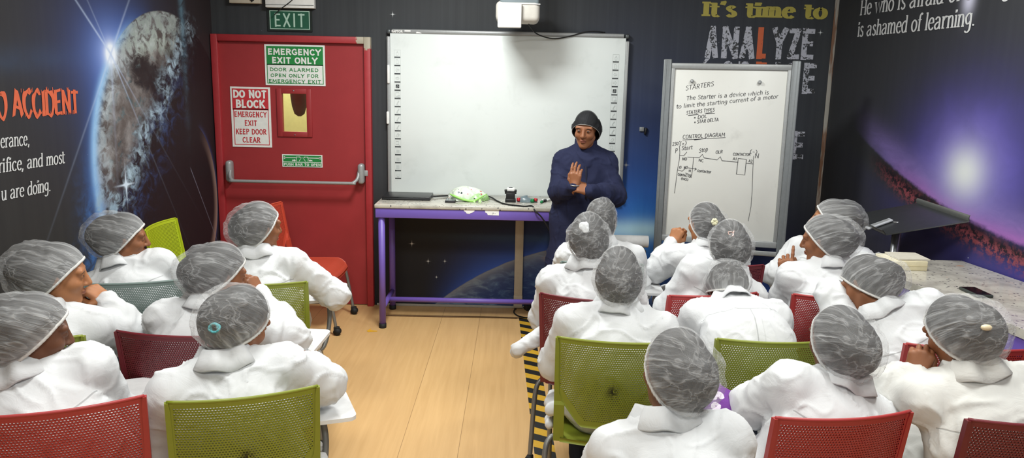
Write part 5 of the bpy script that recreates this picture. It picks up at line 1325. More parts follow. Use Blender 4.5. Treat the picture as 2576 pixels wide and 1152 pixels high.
# ------------------------------------------------------------------ head
def head_prims(S, c, R, neck, face=True, slim=1.0):
    P = lambda x, y, z: c + R @ np.array((x, y, z), float)
    E_ = lambda x, y, z, r, k=.015, sub=False: S.ell(P(x, y, z), r, k, R, sub)
    E_(0, -.014, .028, (.072, .090, .084), .02); E_(0, .026, -.038, (.057 * slim, .058, .080), .03)
    S.cone(P(0, .028, -.066), P(0, .060, -.100), .040 * slim * slim, .020 * slim, .025)
    for s_ in (-1, 1):
        E_(s_ * .036, .050, -.030, (.026, .028, .024), .02); S.cone(P(s_ * .05 * slim, .0, -.055), P(s_ * .012, .062, -.100), .018, .013, .02)
        if slim == 1.0: E_(s_ * .0745, -.006, -.012, (.009, .017, .029), .006); E_(s_ * .080, -.010, .004, (.006, .014, .014), .004)
    if face:
        S.cone(P(-.045, .070, .020), P(.045, .070, .020), .012, .012, .016)
        S.cone(P(0, .080, .012), P(0, .1005, -.030), .0085, .0125, .008)
        for s_ in (-1, 1): E_(s_ * .0115, .089, -.034, (.0085, .010, .0075), .005)
        for s_ in (-1, 1): E_(s_ * .031, .092, .000, (.016, .0095, .0095), .008, True)
        for s_ in (-1, 1): E_(s_ * .031, .0735, .000, (.0145, .0125, .0098), .003)
        E_(0, .0845, -.060, (.0225, .0095, .0050), .003); E_(0, .0835, -.0695, (.0200, .0095, .0060), .003)
    S.cone(P(0, -.018, -.060), neck, .050, .054, .03)
def tone_attr(me, V, c, R, tone, neck_dark=.75):
    L = (V - c) @ R; col = np.tile(np.array(tone), (len(V), 1)); near = np.linalg.norm(V - c, axis=1) < .16
    x, y, z = L.T
    def blob(x0, y0, z0, rx, ry, rz): return np.clip(1.5 - 1.5 * (((x - x0) / rx) ** 2 + ((y - y0) / ry) ** 2 + ((z - z0) / rz) ** 2), 0, 1) * near
    def put(m, c3): col[:, :3] = col[:, :3] * (1 - m[:, None]) + np.array(c3[:3]) * m[:, None]
    put(np.clip(blob(0, .09, -.064, .027, .03, .013), 0, 1) * .75, rgb(132, 74, 66))
    for s_ in (-1, 1):
        put(blob(s_ * .031, .09, .0, .013, .02, .0038), rgb(104, 80, 66)); put(blob(s_ * .030, .09, .0, .0070, .02, .0052), rgb(16, 12, 12))
        put(np.clip(blob(s_ * .031, .09, .0052, .0175, .02, .0030) , 0, 1), rgb(22, 16, 15))
        zb = .0195 - 6.0 * (np.abs(x) - .030) ** 2 - .002
        put(np.clip(1.6 - 1.6 * (((np.abs(x) - .034) / .021) ** 2 + ((z - zb) / .0042) ** 2), 0, 1) * near * (y > .04) * (np.sign(x) == s_), rgb(24, 18, 17))
    a = me.color_attributes.new('tone', 'FLOAT_COLOR', 'POINT'); a.data.foreach_set('color', col.astype(np.float32).ravel())

# ------------------------------------------------------------------ bouffant cap
def cap_surface(c, R, sc=1.0, long=1.0, back=.25, up=.63, ring=(.088, .114), cz=-.026, nu=84, nv=34, seed=0, amp=1.0, flop=(0, 0), scale_in=1.0):
    n = unit(np.array((0, -math.sqrt(1 - up * up), up))); e2 = unit(np.array((0, up, math.sqrt(1 - up * up)))); e1 = np.array((1., 0, 0)); cen = np.array((0, -.004, cz))
    P = np.zeros((nu, nv, 3)); UV = np.zeros((nu, nv, 2)); Gt = np.zeros((nu, nv)); rr = np.random.default_rng(seed); ph = rr.uniform(0, 6.28, 8)
    for j in range(nv):
        v = j / (nv - 1); t = v * PI / 2; h = math.sin(t) ** .85; r = math.cos(t) ** .70 if v < 1 else 0.; bl = sc * min(1, v / .13) ** .7 * (1 - v) ** .5
        for i in range(nu):
            a = 2 * PI * i / nu; rim = math.exp(-v * 9)
            rip = amp * (.030 * min(1, .25 + v * 14) * math.sin(26 * a + ph[0] + 4 * math.sin(3 * a)) * math.exp(-v * 6) + .030 * math.sin(5 * a + ph[1] + 6 * v) * math.sin(PI * v) + .034 * math.sin(3 * a + ph[2]) * math.sin(PI * v) + .018 * math.sin(9 * a + ph[4] - 7 * v) * math.sin(PI * v))
            q = r * (1 + rip)
            p = e1 * ring[0] * math.cos(a) * q * (1 + .26 * bl) + e2 * ring[1] * math.sin(a) * q * (1 + .13 * bl) + n * (h * .148 * long) - e2 * back * h * .10 + np.array((flop[0], 0, flop[1])) * h
            P[i, j] = p; pl = max(0, math.sin(26 * a + ph[0] + 4 * math.sin(3 * a) + 3 * v)); Gt[i, j] = math.exp(-v * 8) * .75 + pl ** 3 * math.exp(-v * 3.2) * (.25 + .55 * max(0, math.sin(2 * a + ph[3]))); UV[i, j] = (p @ e1 * 5, (p @ e2) * 5 + v * .6)
    Q = P.reshape(-1, 3); dn = vnoise(Q * np.array((14, 38, 22)) + seed * 7.3); dn2 = vnoise(Q * 70 + seed)
    Nn = unit_rows(Q - n * .04); vv = np.tile(np.arange(nv) / (nv - 1), nu)
    Q = Q + Nn * ((1 - np.abs(dn) * 2.4) * .0044 + dn2 * .0012)[:, None] * amp * np.clip(vv * 6, 0, 1)[:, None]
    Q = Q * scale_in + cen
    rel = (Q - np.array((0, -.014, .028))) / np.array((.072, .090, .084)); rad = np.linalg.norm(rel, axis=1, keepdims=True); lim = 1.12 if scale_in == 1.0 else 1.06
    Q = np.where(rad < lim, np.array((0, -.014, .028)) + rel / (rad + 1e-9) * lim * np.array((.072, .090, .084)), Q)
    Q = Q @ R.T + c
    return Q.reshape(nu, nv, 3), UV, Gt
def unit_rows(a): return a / (np.linalg.norm(a, axis=1, keepdims=True) + 1e-9)
def cap_mesh(name, P, UV, Gt, mat):
    m = MB(); m.grid([[tuple(p) for p in row] for row in P], True, True); me = m.mesh(name); me.materials.append(mat)
    uv = UV.reshape(-1, 2); lay = me.uv_layers.new(name='UVMap'); li = np.zeros(len(me.loops), np.int32); me.loops.foreach_get('vertex_index', li); lay.data.foreach_set('uv', uv[li].astype(np.float32).ravel())
    a = me.attributes.new('gather', 'FLOAT', 'POINT'); a.data.foreach_set('value', Gt.reshape(-1).astype(np.float32)); return me

# ------------------------------------------------------------------ a dressed person
def person(label, C, yaw, head, hy=0., hp=0., hr=0., tone='brown', arms=None, cap=None, coat='coat', stand=False, twist=0., roll=0., bulge=.05, res=.0085, extras=None, scrunchie=None, pants='trousers', shoulder=.168, tail=None, drop=0., nk=(0, 0, .016)):
    """C floor point; yaw facing; head = (px, py, world y); angles of the head are world yaw / pitch / roll"""
    cy, sy = math.cos(yaw), math.sin(yaw); Rw = np.array([[cy, -sy, 0], [sy, cy, 0], [0, 0, 1.]]); C3 = np.array((C[0], C[1], 0.))
    loc = lambda p: Rw.T @ (np.array(p, float) - C3)
    PX = lambda x, y, Y: loc(aty(x, y, Y))
    hc = PX(*head); R = rot(hy - math.degrees(yaw), hp, hr)
    neck = hc + R @ np.array((0, -.026, -.105)) + np.array((0, -.012, -.045)) + np.array(nk, float)
    pel = np.array((0, -.075, .545)) if not stand else np.array((neck[0] * .7, neck[1] * .8, .88))
    sp = unit(neck - pel); sh = neck - sp * .055
    lat = rot(twist, 0, roll) @ np.array((1., 0, 0)); lat = unit(lat - sp * (lat @ sp)); dep_ = np.cross(sp, lat)     # towards the front
    A = np.eye(3) + (1 / .70 - 1) * np.outer(dep_, dep_)
    Sh = {'L': sh - lat * shoulder - sp * (.012 + drop), 'R': sh + lat * shoulder - sp * (.012 + drop)}
    D = {}
    for s_, k in ((-1, 'L'), (1, 'R')):
        e = Sh[k] + np.array((s_ * .075, .10, -.215)); w_ = e + np.array((-s_ * .10, .20, .0))
        D[k] = dict(e=e, w=w_, fd=None, back=(0, 0, 1), curl=.35, thumb=.5, spread=.0)
    for k, v in (arms or {}).items():
        for kk, vv in v.items(): D[k][kk] = PX(*vv) if kk in ('e', 'w') and len(vv) == 3 and vv[0] > 5 else (np.array(vv, float) if kk in ('e', 'w') else vv)
    # --- body: head, neck and hands, one mesh
    S = Sdf(); head_prims(S, hc, R, neck - sp * .05, slim=.9 if stand else 1.0)
    S.cone(neck - sp * .03, sh - sp * .06, .056, .085, .04); S.chain([Sh['L'] + lat * .03, sh, Sh['R'] - lat * .03], [.04, .06, .04], .04)
    S.cone(sh - sp * .06, pel, .10, .11, .03)
    hres = .0028 if stand else .0042
    V, F = S.mesh(hres); Vs, Fs = [V], [F]
    for s_, k in ((-1, 'L'), (1, 'R')):
        d = D[k]; H = Sdf(); fd = unit(d['w'] - d['e']) if d['fd'] is None else Rw.T @ unit(d['fd']); bk = Rw.T @ np.array(d['back'], float)
        H.cone(d['w'] - unit(d['w'] - d['e']) * .10, d['w'], .030, .024, .01); H.cone(d['w'], d['w'] + fd * .015, .024, .024, .012)
        hand_prims(H, d['w'], fd, bk, -s_, d['curl'], d['spread'], d['thumb'], .96)
        v, f = H.mesh(.0032); Fs.append(f + sum(len(q) for q in Vs)); Vs.append(v)
    V, F = np.concatenate(Vs), np.concatenate(Fs); me = np_mesh('person', V, F, MT['skin']); tone_attr(me, V, hc, R, TONES[tone])
    root = obj('person', me, None, None, label, 'person'); root.location = C3; root.rotation_euler = (0, 0, yaw)
    # --- coat
    K = Sdf(); mid = (pel + sh) / 2 - dep_ * bulge
    if not stand:
        K.chain([pel + np.array((0, 0, .02)), mid, sh - sp * .095], [.180, .172, .172], .05, A)
        for s_ in (-1, 1):
            K.cone(pel + np.array((s_ * .09, .0, -.005)), np.array((s_ * .115, .24, .545)), .100, .082, .05)
            K.cone(np.array((s_ * .232, -.10, .50)), np.array((s_ * .240, .12, .47)), .026, .022, .05); K.cone(np.array((s_ * .236, -.09, .43)), np.array((s_ * .244, .10, .40)), .018, .014, .04)
    else:
        K.chain([np.array((pel[0], pel[1], .12)), np.array((pel[0], pel[1], .55)), pel, mid, sh - sp * .10], [.24, .225, .205, .19, .178], .06, A)
    K.chain([Sh['L'], sh - sp * .015, Sh['R']], [.062, .076, .062], .05)
    for s_ in (-1, 1): K.cone(neck + lat * s_ * .03 - sp * .012, Sh['L' if s_ < 0 else 'R'] - sp * .005, .046, .058, .04)
    for k in 'LR':
        d = D[k]; K.cone(Sh[k], d['e'], .071, .064, .035); K.chain([d['e'], d['e'] + (d['w'] - d['e']) * .5, d['e'] + (d['w'] - d['e']) * .90], [.066, .060, .042], .025); K.cone(d['e'] + (d['w'] - d['e']) * .90, d['w'], .039, .040, .012)
    if tail: a, b = PX(*tail[0]), PX(*tail[1]); K.cone(a, b, .045, .026, .03); K.cone(b, b + (b - a) * .1 + np.array((0, .03, -.02)), .026, .03, .02)
    V, F = K.mesh(res); N = normals(V, F)
    sd = float(abs(hash_(label)) % 997)
    P = V + np.stack([vnoise(V * 9 + sd), vnoise(V * 9 + 31 + sd), vnoise(V * 9 + 67 + sd)], 1) * .05
    r1 = 1 - np.abs(vnoise(P * np.array((11, 11, 6.5)) + sd)) * 2.4; r2 = np.clip(1 - np.abs(vnoise(P * np.array((15, 15, 8)) + 11 + sd)) * 6.5, 0, 1); r3 = np.clip(1 - np.abs(vnoise(P * np.array((9, 9, 14)) + 23 + sd)) * 7.5, 0, 1); md = np.clip(vnoise(V * 7 + 41 + sd) + .35, 0, 1)
    fold = .0060 * np.clip(r1, -1, 1) + .0080 * r2 * md + .0070 * r3 * (1 - md)
    # stronger cross folds on the sleeves, gathered at the elbow
    for k in 'LR':
        d = D[k]; ax = unit(d['w'] - d['e']); t = (V - d['e']) @ ax; dist = np.linalg.norm(V - d['e'] - np.outer(np.clip(t, 0, None), ax), axis=1); wgt = np.clip(1 - dist / .11, 0, 1)
        fold = fold + wgt * .0055 * np.sin(t * 105 + 5 * vnoise(V * 14 + sd)) * np.exp(-np.abs(t - .02) * 4)
        ax2 = unit(d['e'] - Sh[k]); t2 = (V - Sh[k]) @ ax2; d2 = np.linalg.norm(V - Sh[k] - np.outer(np.clip(t2, 0, .3), ax2), axis=1); fold = fold + np.clip(1 - d2 / .10, 0, 1) * .0035 * np.sin(t2 * 80 + 6 * vnoise(V * 12 + 5 + sd))
    back_side = np.clip(-(N @ dep_), 0, 1); hgt = (V - pel) @ sp; latc = (V - pel) @ lat
    fold = fold + back_side * np.clip(1 - hgt / .30, 0, 1) * .006 * np.sin(latc * 60 + 4 * vnoise(V * np.array((8, 8, 3)) + sd))
    V2 = V + N * fold[:, None]; cme = np_mesh('coat', V2, F, MT[coat]); sa = cme.attributes.new('seam', 'FLOAT_VECTOR', 'POINT'); sa.data.foreach_set('vector', np.stack([hgt - ((sh - pel) @ sp - .075) + .012 * np.cos(latc * 9), latc, back_side if not stand else back_side * 0], 1).astype(np.float32).ravel())
    ct = obj('lab_coat' if not stand else 'work_gown', cme, None, root)
    # --- folded collar
    m = MB(); na = 40; prof = [(.060, -.022), (.058, .010), (.0605, .026), (.066, .031), (.073, .026), (.087, .002), (.106, -.026), (.102, -.031), (.086, -.008), (.070, .015)]
    ca = unit(sp * .8 + (hc - neck) * 1.2); cx_ = unit(lat - ca * (lat @ ca)); cyv = np.cross(ca, cx_); Pc = []
    gap = math.radians(24)
    if stand: prof = [(.060, -.03), (.058, .02), (.0595, .034), (.064, .037), (.067, .028), (.070, -.01), (.074, -.04), (.078, -.055)]
    for i in range(na):
        a = PI / 2 + gap + (2 * PI - 2 * gap) * i / (na - 1); wv = .006 * math.sin(4 * a + sd) + .004 * math.sin(7 * a + 2 * sd); frontness = max(0, math.sin(a))
        Pc.append([neck + ca * (.024 + (zz + wv * (1 if r_ > .07 else .4)) * (1 - .15 * frontness) - .012 * frontness) + (cx_ * math.cos(a) + cyv * math.sin(a) * .98) * (r_ + wv - .001) for r_, zz in prof])
    m.grid(Pc); m.grid([list(map(tuple, np.array(r) + ca * 0)) [::-1] for r in Pc]) if False else None
    obj('collar', m.mesh('collar'), MT[coat], ct)
    # --- trousers and shoes
    if not stand:
        T = Sdf()
        for s_ in (-1, 1): T.chain([np.array((s_ * .09, -.02, .525)), np.array((s_ * .115, .36, .51)), np.array((s_ * .12, .37, .47)), np.array((s_ * .12, .33, .10))], [.075, .066, .062, .046], .03)
        v, f = T.mesh(.013); obj('trousers', np_mesh('trousers', v, f, MT[pants]), None, root)
        for s_ in (-1, 1):
            T = Sdf(); T.cone((s_ * .12, .31, .042), (s_ * .135, .47, .034), .040, .032, .02); T.cone((s_ * .12, .33, .05), (s_ * .12, .33, .10), .036, .036, .02); v, f = T.mesh(.009); v[:, 2] = np.maximum(v[:, 2], .001); obj('shoe', np_mesh('shoe', v, f, MT['shoe']), None, root)
    else:
        for s_ in (-1, 1):
            b = np.array((pel[0] + s_ * .10, pel[1], 0)); T = Sdf(); T.cone(b + (0, -.06, .042), b + (0, .12, .034), .042, .034, .02); T.cone(b + (0, -.04, .05), b + (0, -.03, .16), .04, .045, .02); v, f = T.mesh(.009); v[:, 2] = np.maximum(v[:, 2], .001); obj('shoe', np_mesh('shoe', v, f, MT['shoe']), None, root)
    # --- hair and cap
    kw = dict(seed=int(sd)); kw.update(cap or {}); dark = kw.pop('dark', False); bun = kw.pop('bun', None)
    Pn, UV, Gt = cap_surface(hc, R, **kw); kh = dict(kw); kh['amp'] = .35; Ph, UVh, Gh = cap_surface(hc, R, scale_in=.975 if dark else .88, **kh)
    hm = MB(); hair = cap_mesh('hair', Ph, UVh, Gh, MT['hair']); ho = obj('hair', hair, None, root)
    if bun is not None:
        B = Sdf(); bc = hc + R @ np.array(bun[:3]); B.ell(bc, (bun[3], bun[3] * .9, bun[3]), .01); v, f = B.mesh(.006); v = v + normals(v, f) * (vnoise(v * 60) * .004)[:, None]; bm_ = np_mesh('hair_bun', v, f, MT['hair']); bm_.uv_layers.new(name='UVMap'); obj('hair_bun', bm_, None, ho)
    no = obj('hair_net', cap_mesh('hair_net', Pn, UV, Gt, MT['net_dark' if dark else 'net']), None, root)
    m = MB(); ring = [Pn[i % len(Pn), 0] for i in range(len(Pn) + 1)]; ctr = np.mean(ring, 0)
    if not dark:
        nn = unit(R @ np.array((0, -.55, .83))); Pe = []
        for i in range(168):
            a = i / 168 * len(Pn); i0 = int(a); p = Pn[i0, 0] * (1 - (a - i0)) + Pn[(i0 + 1) % len(Pn), 0] * (a - i0); o_ = unit(p - ctr); rf = .0011 * math.sin(i * 2 * PI / 3.0)
            Pe.append([p + o_ * (.002 + rf) + nn * .0048, p + o_ * (.0036 - rf) + nn * .0, p + o_ * (.0025 + rf) - nn * .0048, p - o_ * .002 - nn * .004, p - o_ * .002 + nn * .004, p + o_ * (.002 + rf) + nn * .0048])
        m.grid(Pe, True, True); obj('elastic_band', m.mesh('elastic_band'), MT['elastic'], no)
    else:
        m.tube([p + unit(p - ctr) * .001 for p in ring], .0022, 6, False); obj('elastic_band', m.mesh('elastic_band'), MT['elastic_dark'], no)
    return root, dict(hc=hc, R=R, loc=loc, PX=PX, cap=Pn, coat=ct, net=no, D=D, sh=sh, neck=neck, sp=sp, lat=lat, dep=dep_)
def hash_(s):
    h = 7
    for ch in s: h = (h * 131 + ord(ch)) % 1000003
    return h

def seated(key, label, head, **kw):
    x, y, a = SEATS[key]; return person(label, (x, y), a, head, **kw)
PPL = {}
PPL['L1'] = seated('L1', 'student in white coat at the teal chair by the planet mural, face turned right', (316, 596, 3.66), hy=-66, hp=6, tone='brown', cap=dict(long=1.28, sc=1.0, back=.30))
PPL['L2'] = seated('L2', 'student in white coat nearest the red door, elbow out on a writing tablet', (655, 568, 3.66), hy=-46, hp=4, tone='brown', cap=dict(long=1.1, sc=.95, back=.23), arms={'R': dict(e=(843, 742, 3.72), w=(815, 712, 3.95))})
PPL['L3'] = seated('L3', 'student on the left leaning her chin on a closed hand', (150, 688, 2.86), hy=-66, hp=8, tone='tan', cap=dict(long=1.32, sc=1.12, back=.33), arms={'R': dict(e=(332, 838, 2.98), w=(272, 756, 2.98), fd=(-.75, -.05, .55), back=(.45, -.3, .8), curl=[.85, .9, .95, 1.0], thumb=.8)})
PPL['L4'] = seated('L4', 'student with low hair bun in the left block, fingers at her cheek', (556, 684, 2.98), hy=-50, hp=16, hr=0, tone='brown', cap=dict(long=1.12, sc=1.05, back=.41), arms={'R': dict(e=(735, 852, 3.02), w=(655, 745, 3.12), fd=(-.45, 0, .85), back=(.8, -.3, .3), curl=[.5, .55, .6, .65], thumb=.7)})
PPL['L5'] = seated('L5', 'student at the left edge on the bright red chair, face turned away right', (88, 832, 2.26), hy=-52, hp=12, tone='dark', cap=dict(long=1.18, sc=1.25, back=.27))
PPL['L6'] = seated('L6', 'student with a teal hair tie showing through her net, left foreground', (606, 808, 2.42), hy=-24, hp=30, tone='brown', cap=dict(long=1.1, sc=1.15, back=.27), arms={'R': dict(e=(815, 965, 2.52), w=(770, 905, 2.78))})
PPL['R1'] = seated('R1', 'student in the front row directly below the trainer', (1510, 552, 4.24), hy=0, hp=4, tone='dark', cap=dict(long=1.22, sc=.35, back=.0, ring=(.083, .110)))
PPL['R2'] = seated('R2', 'student on the wine red aisle chair, a white pad on her hair net', (1479, 596, 3.58), hy=2, hp=6, tone='dark', cap=dict(long=1.05, sc=1.0, back=.3), tail=((1372, 838, 3.56), (1304, 876, 3.50)))
PPL['R3'] = seated('R3', 'student on the scuffed olive aisle chair, back upright', (1556, 690, 3.02), hy=-4, hp=2, tone='dark', cap=dict(long=1.12, sc=1.0, back=.35))
PPL['R4'] = person('nearest student at the bottom centre, white collar and dark nape in view', (SEATS['R4'][0], SEATS['R4'][1] + .02), SEATS['R4'][2], (1697, 928, 2.06), hy=20, hp=10, hr=9, tone='dark', cap=dict(long=1.05, sc=1.05, back=.25), res=.0075, nk=(-.028, 0, .008), shoulder=.150)
PPL['R5'] = seated('R5', 'student with a pale flower in her hair net, fist raised to her cheek', (1772, 560, 4.30), hy=28, hp=4, tone='tan', cap=dict(long=1.0, sc=.75, back=.24), pants='blue_denim', arms={'L': dict(e=(1648, 682, 4.36), w=(1692, 612, 4.36), fd=(.35, 0, .95), back=(-.5, -.75, .2), curl=[.95, 1.0, 1.0, 1.05], thumb=.9)})
PPL['R6'] = seated('R6', 'student wearing a sparkly clip under her net, middle of the right block', (1834, 612, 3.66), hy=-2, hp=2, tone='dark', cap=dict(long=1.06, sc=1.15, back=.25))
PPL['R7'] = seated('R7', 'student bent far forward over her lap in the right block', (1826, 728, 3.42), hy=0, hp=72, tone='dark', cap=dict(long=1.0, sc=.95, back=.1), bulge=.10)
PPL['R8'] = seated('R8', 'student in the front row beside the steel tray stand, head leaning back right', (2088, 552, 4.36), hy=66, hp=-4, hr=0, tone='tan', cap=dict(long=1.3, sc=.85, back=.3), pants='grey_cloth', arms={'L': dict(e=(1948, 692, 4.36), w=(1985, 735, 4.42))})
PPL['R9'] = seated('R9', 'student raising one finger, face in profile to the left', (2070, 600, 3.70), hy=56, hp=10, tone='brown', cap=dict(long=1.18, sc=.95, back=.33), arms={'L': dict(e=(1968, 775, 3.80), w=(1976, 697, 3.80), fd=(-.02, .12, 1), back=(-.3, -1, .1), curl=[.12, .75, .8, .85], thumb=.35, spread=.08)})
PPL['R10'] = seated('R10', 'student slumped forward with her head down beside the granite counter', (2176, 712, 3.14), hy=36, hp=36, hr=10, tone='brown', cap=dict(long=1.1, sc=.85, back=.4), arms={'L': dict(e=(2092, 742, 3.20), w=(2180, 770, 3.36))}, bulge=.05)
PPL['R11'] = seated('R11', 'student on the red chair at the bottom right of centre, head upright', (2108, 855, 2.40), hy=14, hp=4, tone='dark', cap=dict(long=1.12, sc=1.1, back=.35), arms={'L': dict(e=(1888, 1022, 2.46), w=(1925, 990, 2.66))})
PPL['R12'] = seated('R12', 'student at the bottom right resting her head on a raised fist', (2404, 832, 2.40), hy=22, hp=22, hr=-8, tone='brown', cap=dict(long=1.15, sc=1.1, back=.30), coat='coat_cream', arms={'L': dict(e=(2205, 985, 2.46), w=(2298, 948, 2.40), fd=(.28, .1, .95), back=(-.35, -.85, .3), curl=[.75, .8, .85, .9], thumb=.7)})
tr_c = aty(1475, 900, 5.14)
PPL['T'] = person('trainer in a navy gown standing by the whiteboard with raised hands', (aty(1474, 330, 5.14)[0], 5.14), PI, (1474, 325, 5.14), hy=180 - 16, hp=8, hr=-2, tone='brown', coat='navy', stand=True, shoulder=.135, drop=.03, bulge=.0, res=.0075,
    cap=dict(long=1.0, sc=.45, back=.45, up=.72, cz=-.030, ring=(.091, .107), dark=True, amp=1.2),
    arms={'R': dict(e=(1404, 482, 5.10), w=(1446, 470, 4.90), fd=(.02, -.05, .9), back=(-.3, -.9, .1), curl=[.25, .3, .35, .4], thumb=.5, spread=.05), 'L': dict(e=(1548, 492, 5.08), w=(1484, 481, 4.88), fd=(-.95, .05, .32), back=(.1, -.75, .55), curl=[.35, .4, .45, .5], thumb=.4)})

# ------------------------------------------------------------------ things worn in the hair and small personal details
def cap_point(k, px, py):
    """point of the cap surface seen at a pixel (nearest to the line of sight, on the near side)"""
    root, d = PPL[k]; Q = d['cap'].reshape(-1, 3); M = np.array(root.matrix_basis); Wp = Q @ M[:3, :3].T + M[:3, 3]
    r = unit(ray(px, py)); v = Wp - EYE; dist = np.linalg.norm(v - np.outer(v @ r, r), axis=1); near = np.argsort(dist)[:14]; i = near[np.argmin((v @ r)[near])]
    return Q[i], root, unit(Q[i] - d['hc'])
MT['teal_tie'] = simple('teal_tie', rgb(84, 170, 178), .7)
q, root, nn = cap_point('L6', 532, 832); m = MB()
for a0 in range(3):
    t1 = unit(np.cross(nn, (0, 0, 1))); t2 = np.cross(nn, t1)
    m.tube([q - nn * .008 + (t1 * math.cos(a) * (.017 - .002 * a0) + t2 * math.sin(a) * .013) + nn * .004 * math.sin(3 * a + a0 * 2) for a in np.linspace(0, 2 * PI, 22)], .0036, 7, False)
m.build('hair_tie', MT['teal_tie'], root)
q, root, nn = cap_point('R5', 1799, 556); m = MB()
t1 = unit(np.cross(nn, (0, 0, 1))); t2 = np.cross(nn, t1)
for k in range(6):
    a = k * PI / 3; c_ = q + nn * .006 + (t1 * math.cos(a) + t2 * math.sin(a)) * .011
    m.grid([[c_ + (t1 * math.cos(b) + t2 * math.sin(b)) * .010 * r_ + nn * .006 * (1 - r_ * r_) for r_ in np.linspace(0, 1, 4)] for b in np.linspace(0, 2 * PI, 10)])
m.build('hair_flower', simple('flower_cream', rgb(226, 222, 186), .7), root)
q, root, nn = cap_point('R6', 1838, 583); m = MB(); t1 = unit(np.cross(nn, (0, 0, 1))); t2 = np.cross(nn, t1)
m.tube([q + nn * .001 + t1 * a + t2 * b for a, b in ((-.012, -.012), (-.008, .0), (-.010, .012), (-.002, .016))], .0035, 8)
m.tube([q + nn * .001 + t1 * a + t2 * b for a, b in ((-.006, -.004), (.004, -.006), (.014, -.005), (.012, .008), (.0, .008))], .0022, 8)
m.build('hair_clip', simple('rose_metal', rgb(226, 190, 180), .2, .6), root)
q, root, nn = cap_point('R2', 1468, 566); S = Sdf(); t1 = unit(np.cross(nn, (0, 0, 1))); Rb = np.stack([t1, np.cross(nn, t1), nn], 1); S.ell(q - nn * .002, (.018, .022, .008), .008, Rb); S.ell(q + t1 * .016 - nn * .002, (.014, .018, .007), .008, Rb); S.ell(q - t1 * .004 + Rb[:, 1] * .018 - nn * .002, (.016, .013, .007), .008, Rb); v, f = S.mesh(.0035); v = v + normals(v, f) * (vnoise(v * 110) * .002)[:, None]; obj('hair_pad', np_mesh('hair_pad', v, f, simple('soft_pad', rgb(212, 214, 216), .9)), None, root)
q, root, nn = cap_point('R12', 2490, 822); S = Sdf(); t1 = unit(np.cross(nn, (0, 0, 1))); Rb = np.stack([t1, np.cross(nn, t1), nn], 1); S.ell(q, (.018, .010, .009), .005, Rb); v, f = S.mesh(.004); obj('hair_clip', np_mesh('hair_clip', v, f, simple('cream_clip', rgb(222, 206, 172), .4)), None, root)
# trainer: wrist watch / bangle and gown placket
root, d = PPL['T']; w_ = d['D']['R']['w']; ax = np.array((0, 0, 1.)); m = MB()
fdl = d['loc'](np.array((C_ and 0, 0, 0)) + 0) if False else None
h_ = unit(PPL['T'][0].matrix_basis.to_3x3().inverted() @ Vector((.02, -.05, .9))); h_ = np.array(h_); t1 = unit(np.cross(h_, (1, 0, 0))); t2 = np.cross(h_, t1)
m.tube([w_ + h_ * .012 + (t1 * math.cos(a) + t2 * math.sin(a)) * .032 for a in np.linspace(0, 2 * PI, 25)], .0045, 8, False); m.build('bangle', MT['steel'], root)
m = MB(); nk = d['neck']; 
m.tube([nk + d['dep'] * a - d['sp'] * b + d['lat'] * c for a, b, c in ((.074, .01, .015), (.098, .045, .01), (.128, .12, .004), (.142, .22, 0), (.15, .32, 0))], .006, 6); m.build('placket', simple('navy_trim', rgb(22, 25, 46), .8), d['coat'])

# ------------------------------------------------------------------ things on the writing tablets and laps
def on_tablet(key, u, v, h=0.):
    x, y, a = SEATS[key]; c, s_ = math.cos(a), math.sin(a); return (x + c * u - s_ * v, y + s_ * u + c * v, .6725 + h), a
(p, a) = on_tablet('L2', .27, .26); t = thing('mobile_phone', p, a + .9, 'dark red phone lying on the white writing tablet near the red door', 'phone')
m = MB(); m.box((0, 0, .0055), (.074, .15, .010), .004, None, 3); m.build('casing', MT['black_plastic'], t); m = MB(); m.box((0, 0, .0109), (.066, .138, .0008)); m.build('screen', simple('maroon_screen', rgb(58, 22, 28), .15), t)
(p, a) = on_tablet('L4', .22, .20); t = thing('notebook', p, a + .5, 'open white notebook with red and blue cover edge on a left writing tablet', 'notebook')
m = MB(); m.box((0, 0, .008), (.15, .20, .014), .003); m.build('pages', MT['paper'], t); m = MB(); m.box((-.03, .05, .016), (.10, .09, .002)); m.build('red_cover', simple('cover_red', rgb(168, 52, 50), .5), t); m = MB(); m.box((-.02, .03, .0175), (.07, .07, .0015)); m.build('blue_cover', simple('cover_slate', rgb(72, 84, 100), .5), t)
(p, a) = on_tablet('L5', .20, .20); t = thing('paper_sheet', p, a + .2, 'loose white paper sheets on the writing tablet at lower left', 'paper')
m = MB(); m.box((0, 0, .002), (.21, .25, .003)); m.build('sheet', MT['paper'], t); m = MB(); m.box((.012, -.01, .0045), (.20, .24, .002), 0, Matrix.Rotation(.12, 3, 'Z')); m.build('sheet', MT['paper'], t)
(p, a) = on_tablet('L5', .25, .26, .006); t = thing('id_card', p, a - .3, 'clear badge holder with a grey photo card on the papers at lower left', 'badge')
m = MB(); m.box((0, 0, .0015), (.11, .085, .002)); m.build('holder', simple('clear_vinyl', rgb(206, 208, 210), .2), t); m = MB(); m.box((0, 0, .0028), (.085, .06, .0008)); m.build('card', MT['signwhite'], t)
m = MB(); m.lathe([(.012, 0), (.012, .0006), (0, .0007)], (-.005, .004, .0032), 14); m.box((-.005, -.013, .0035), (.036, .014, .0006)); m.build('portrait', MT['dark_metal'], t)
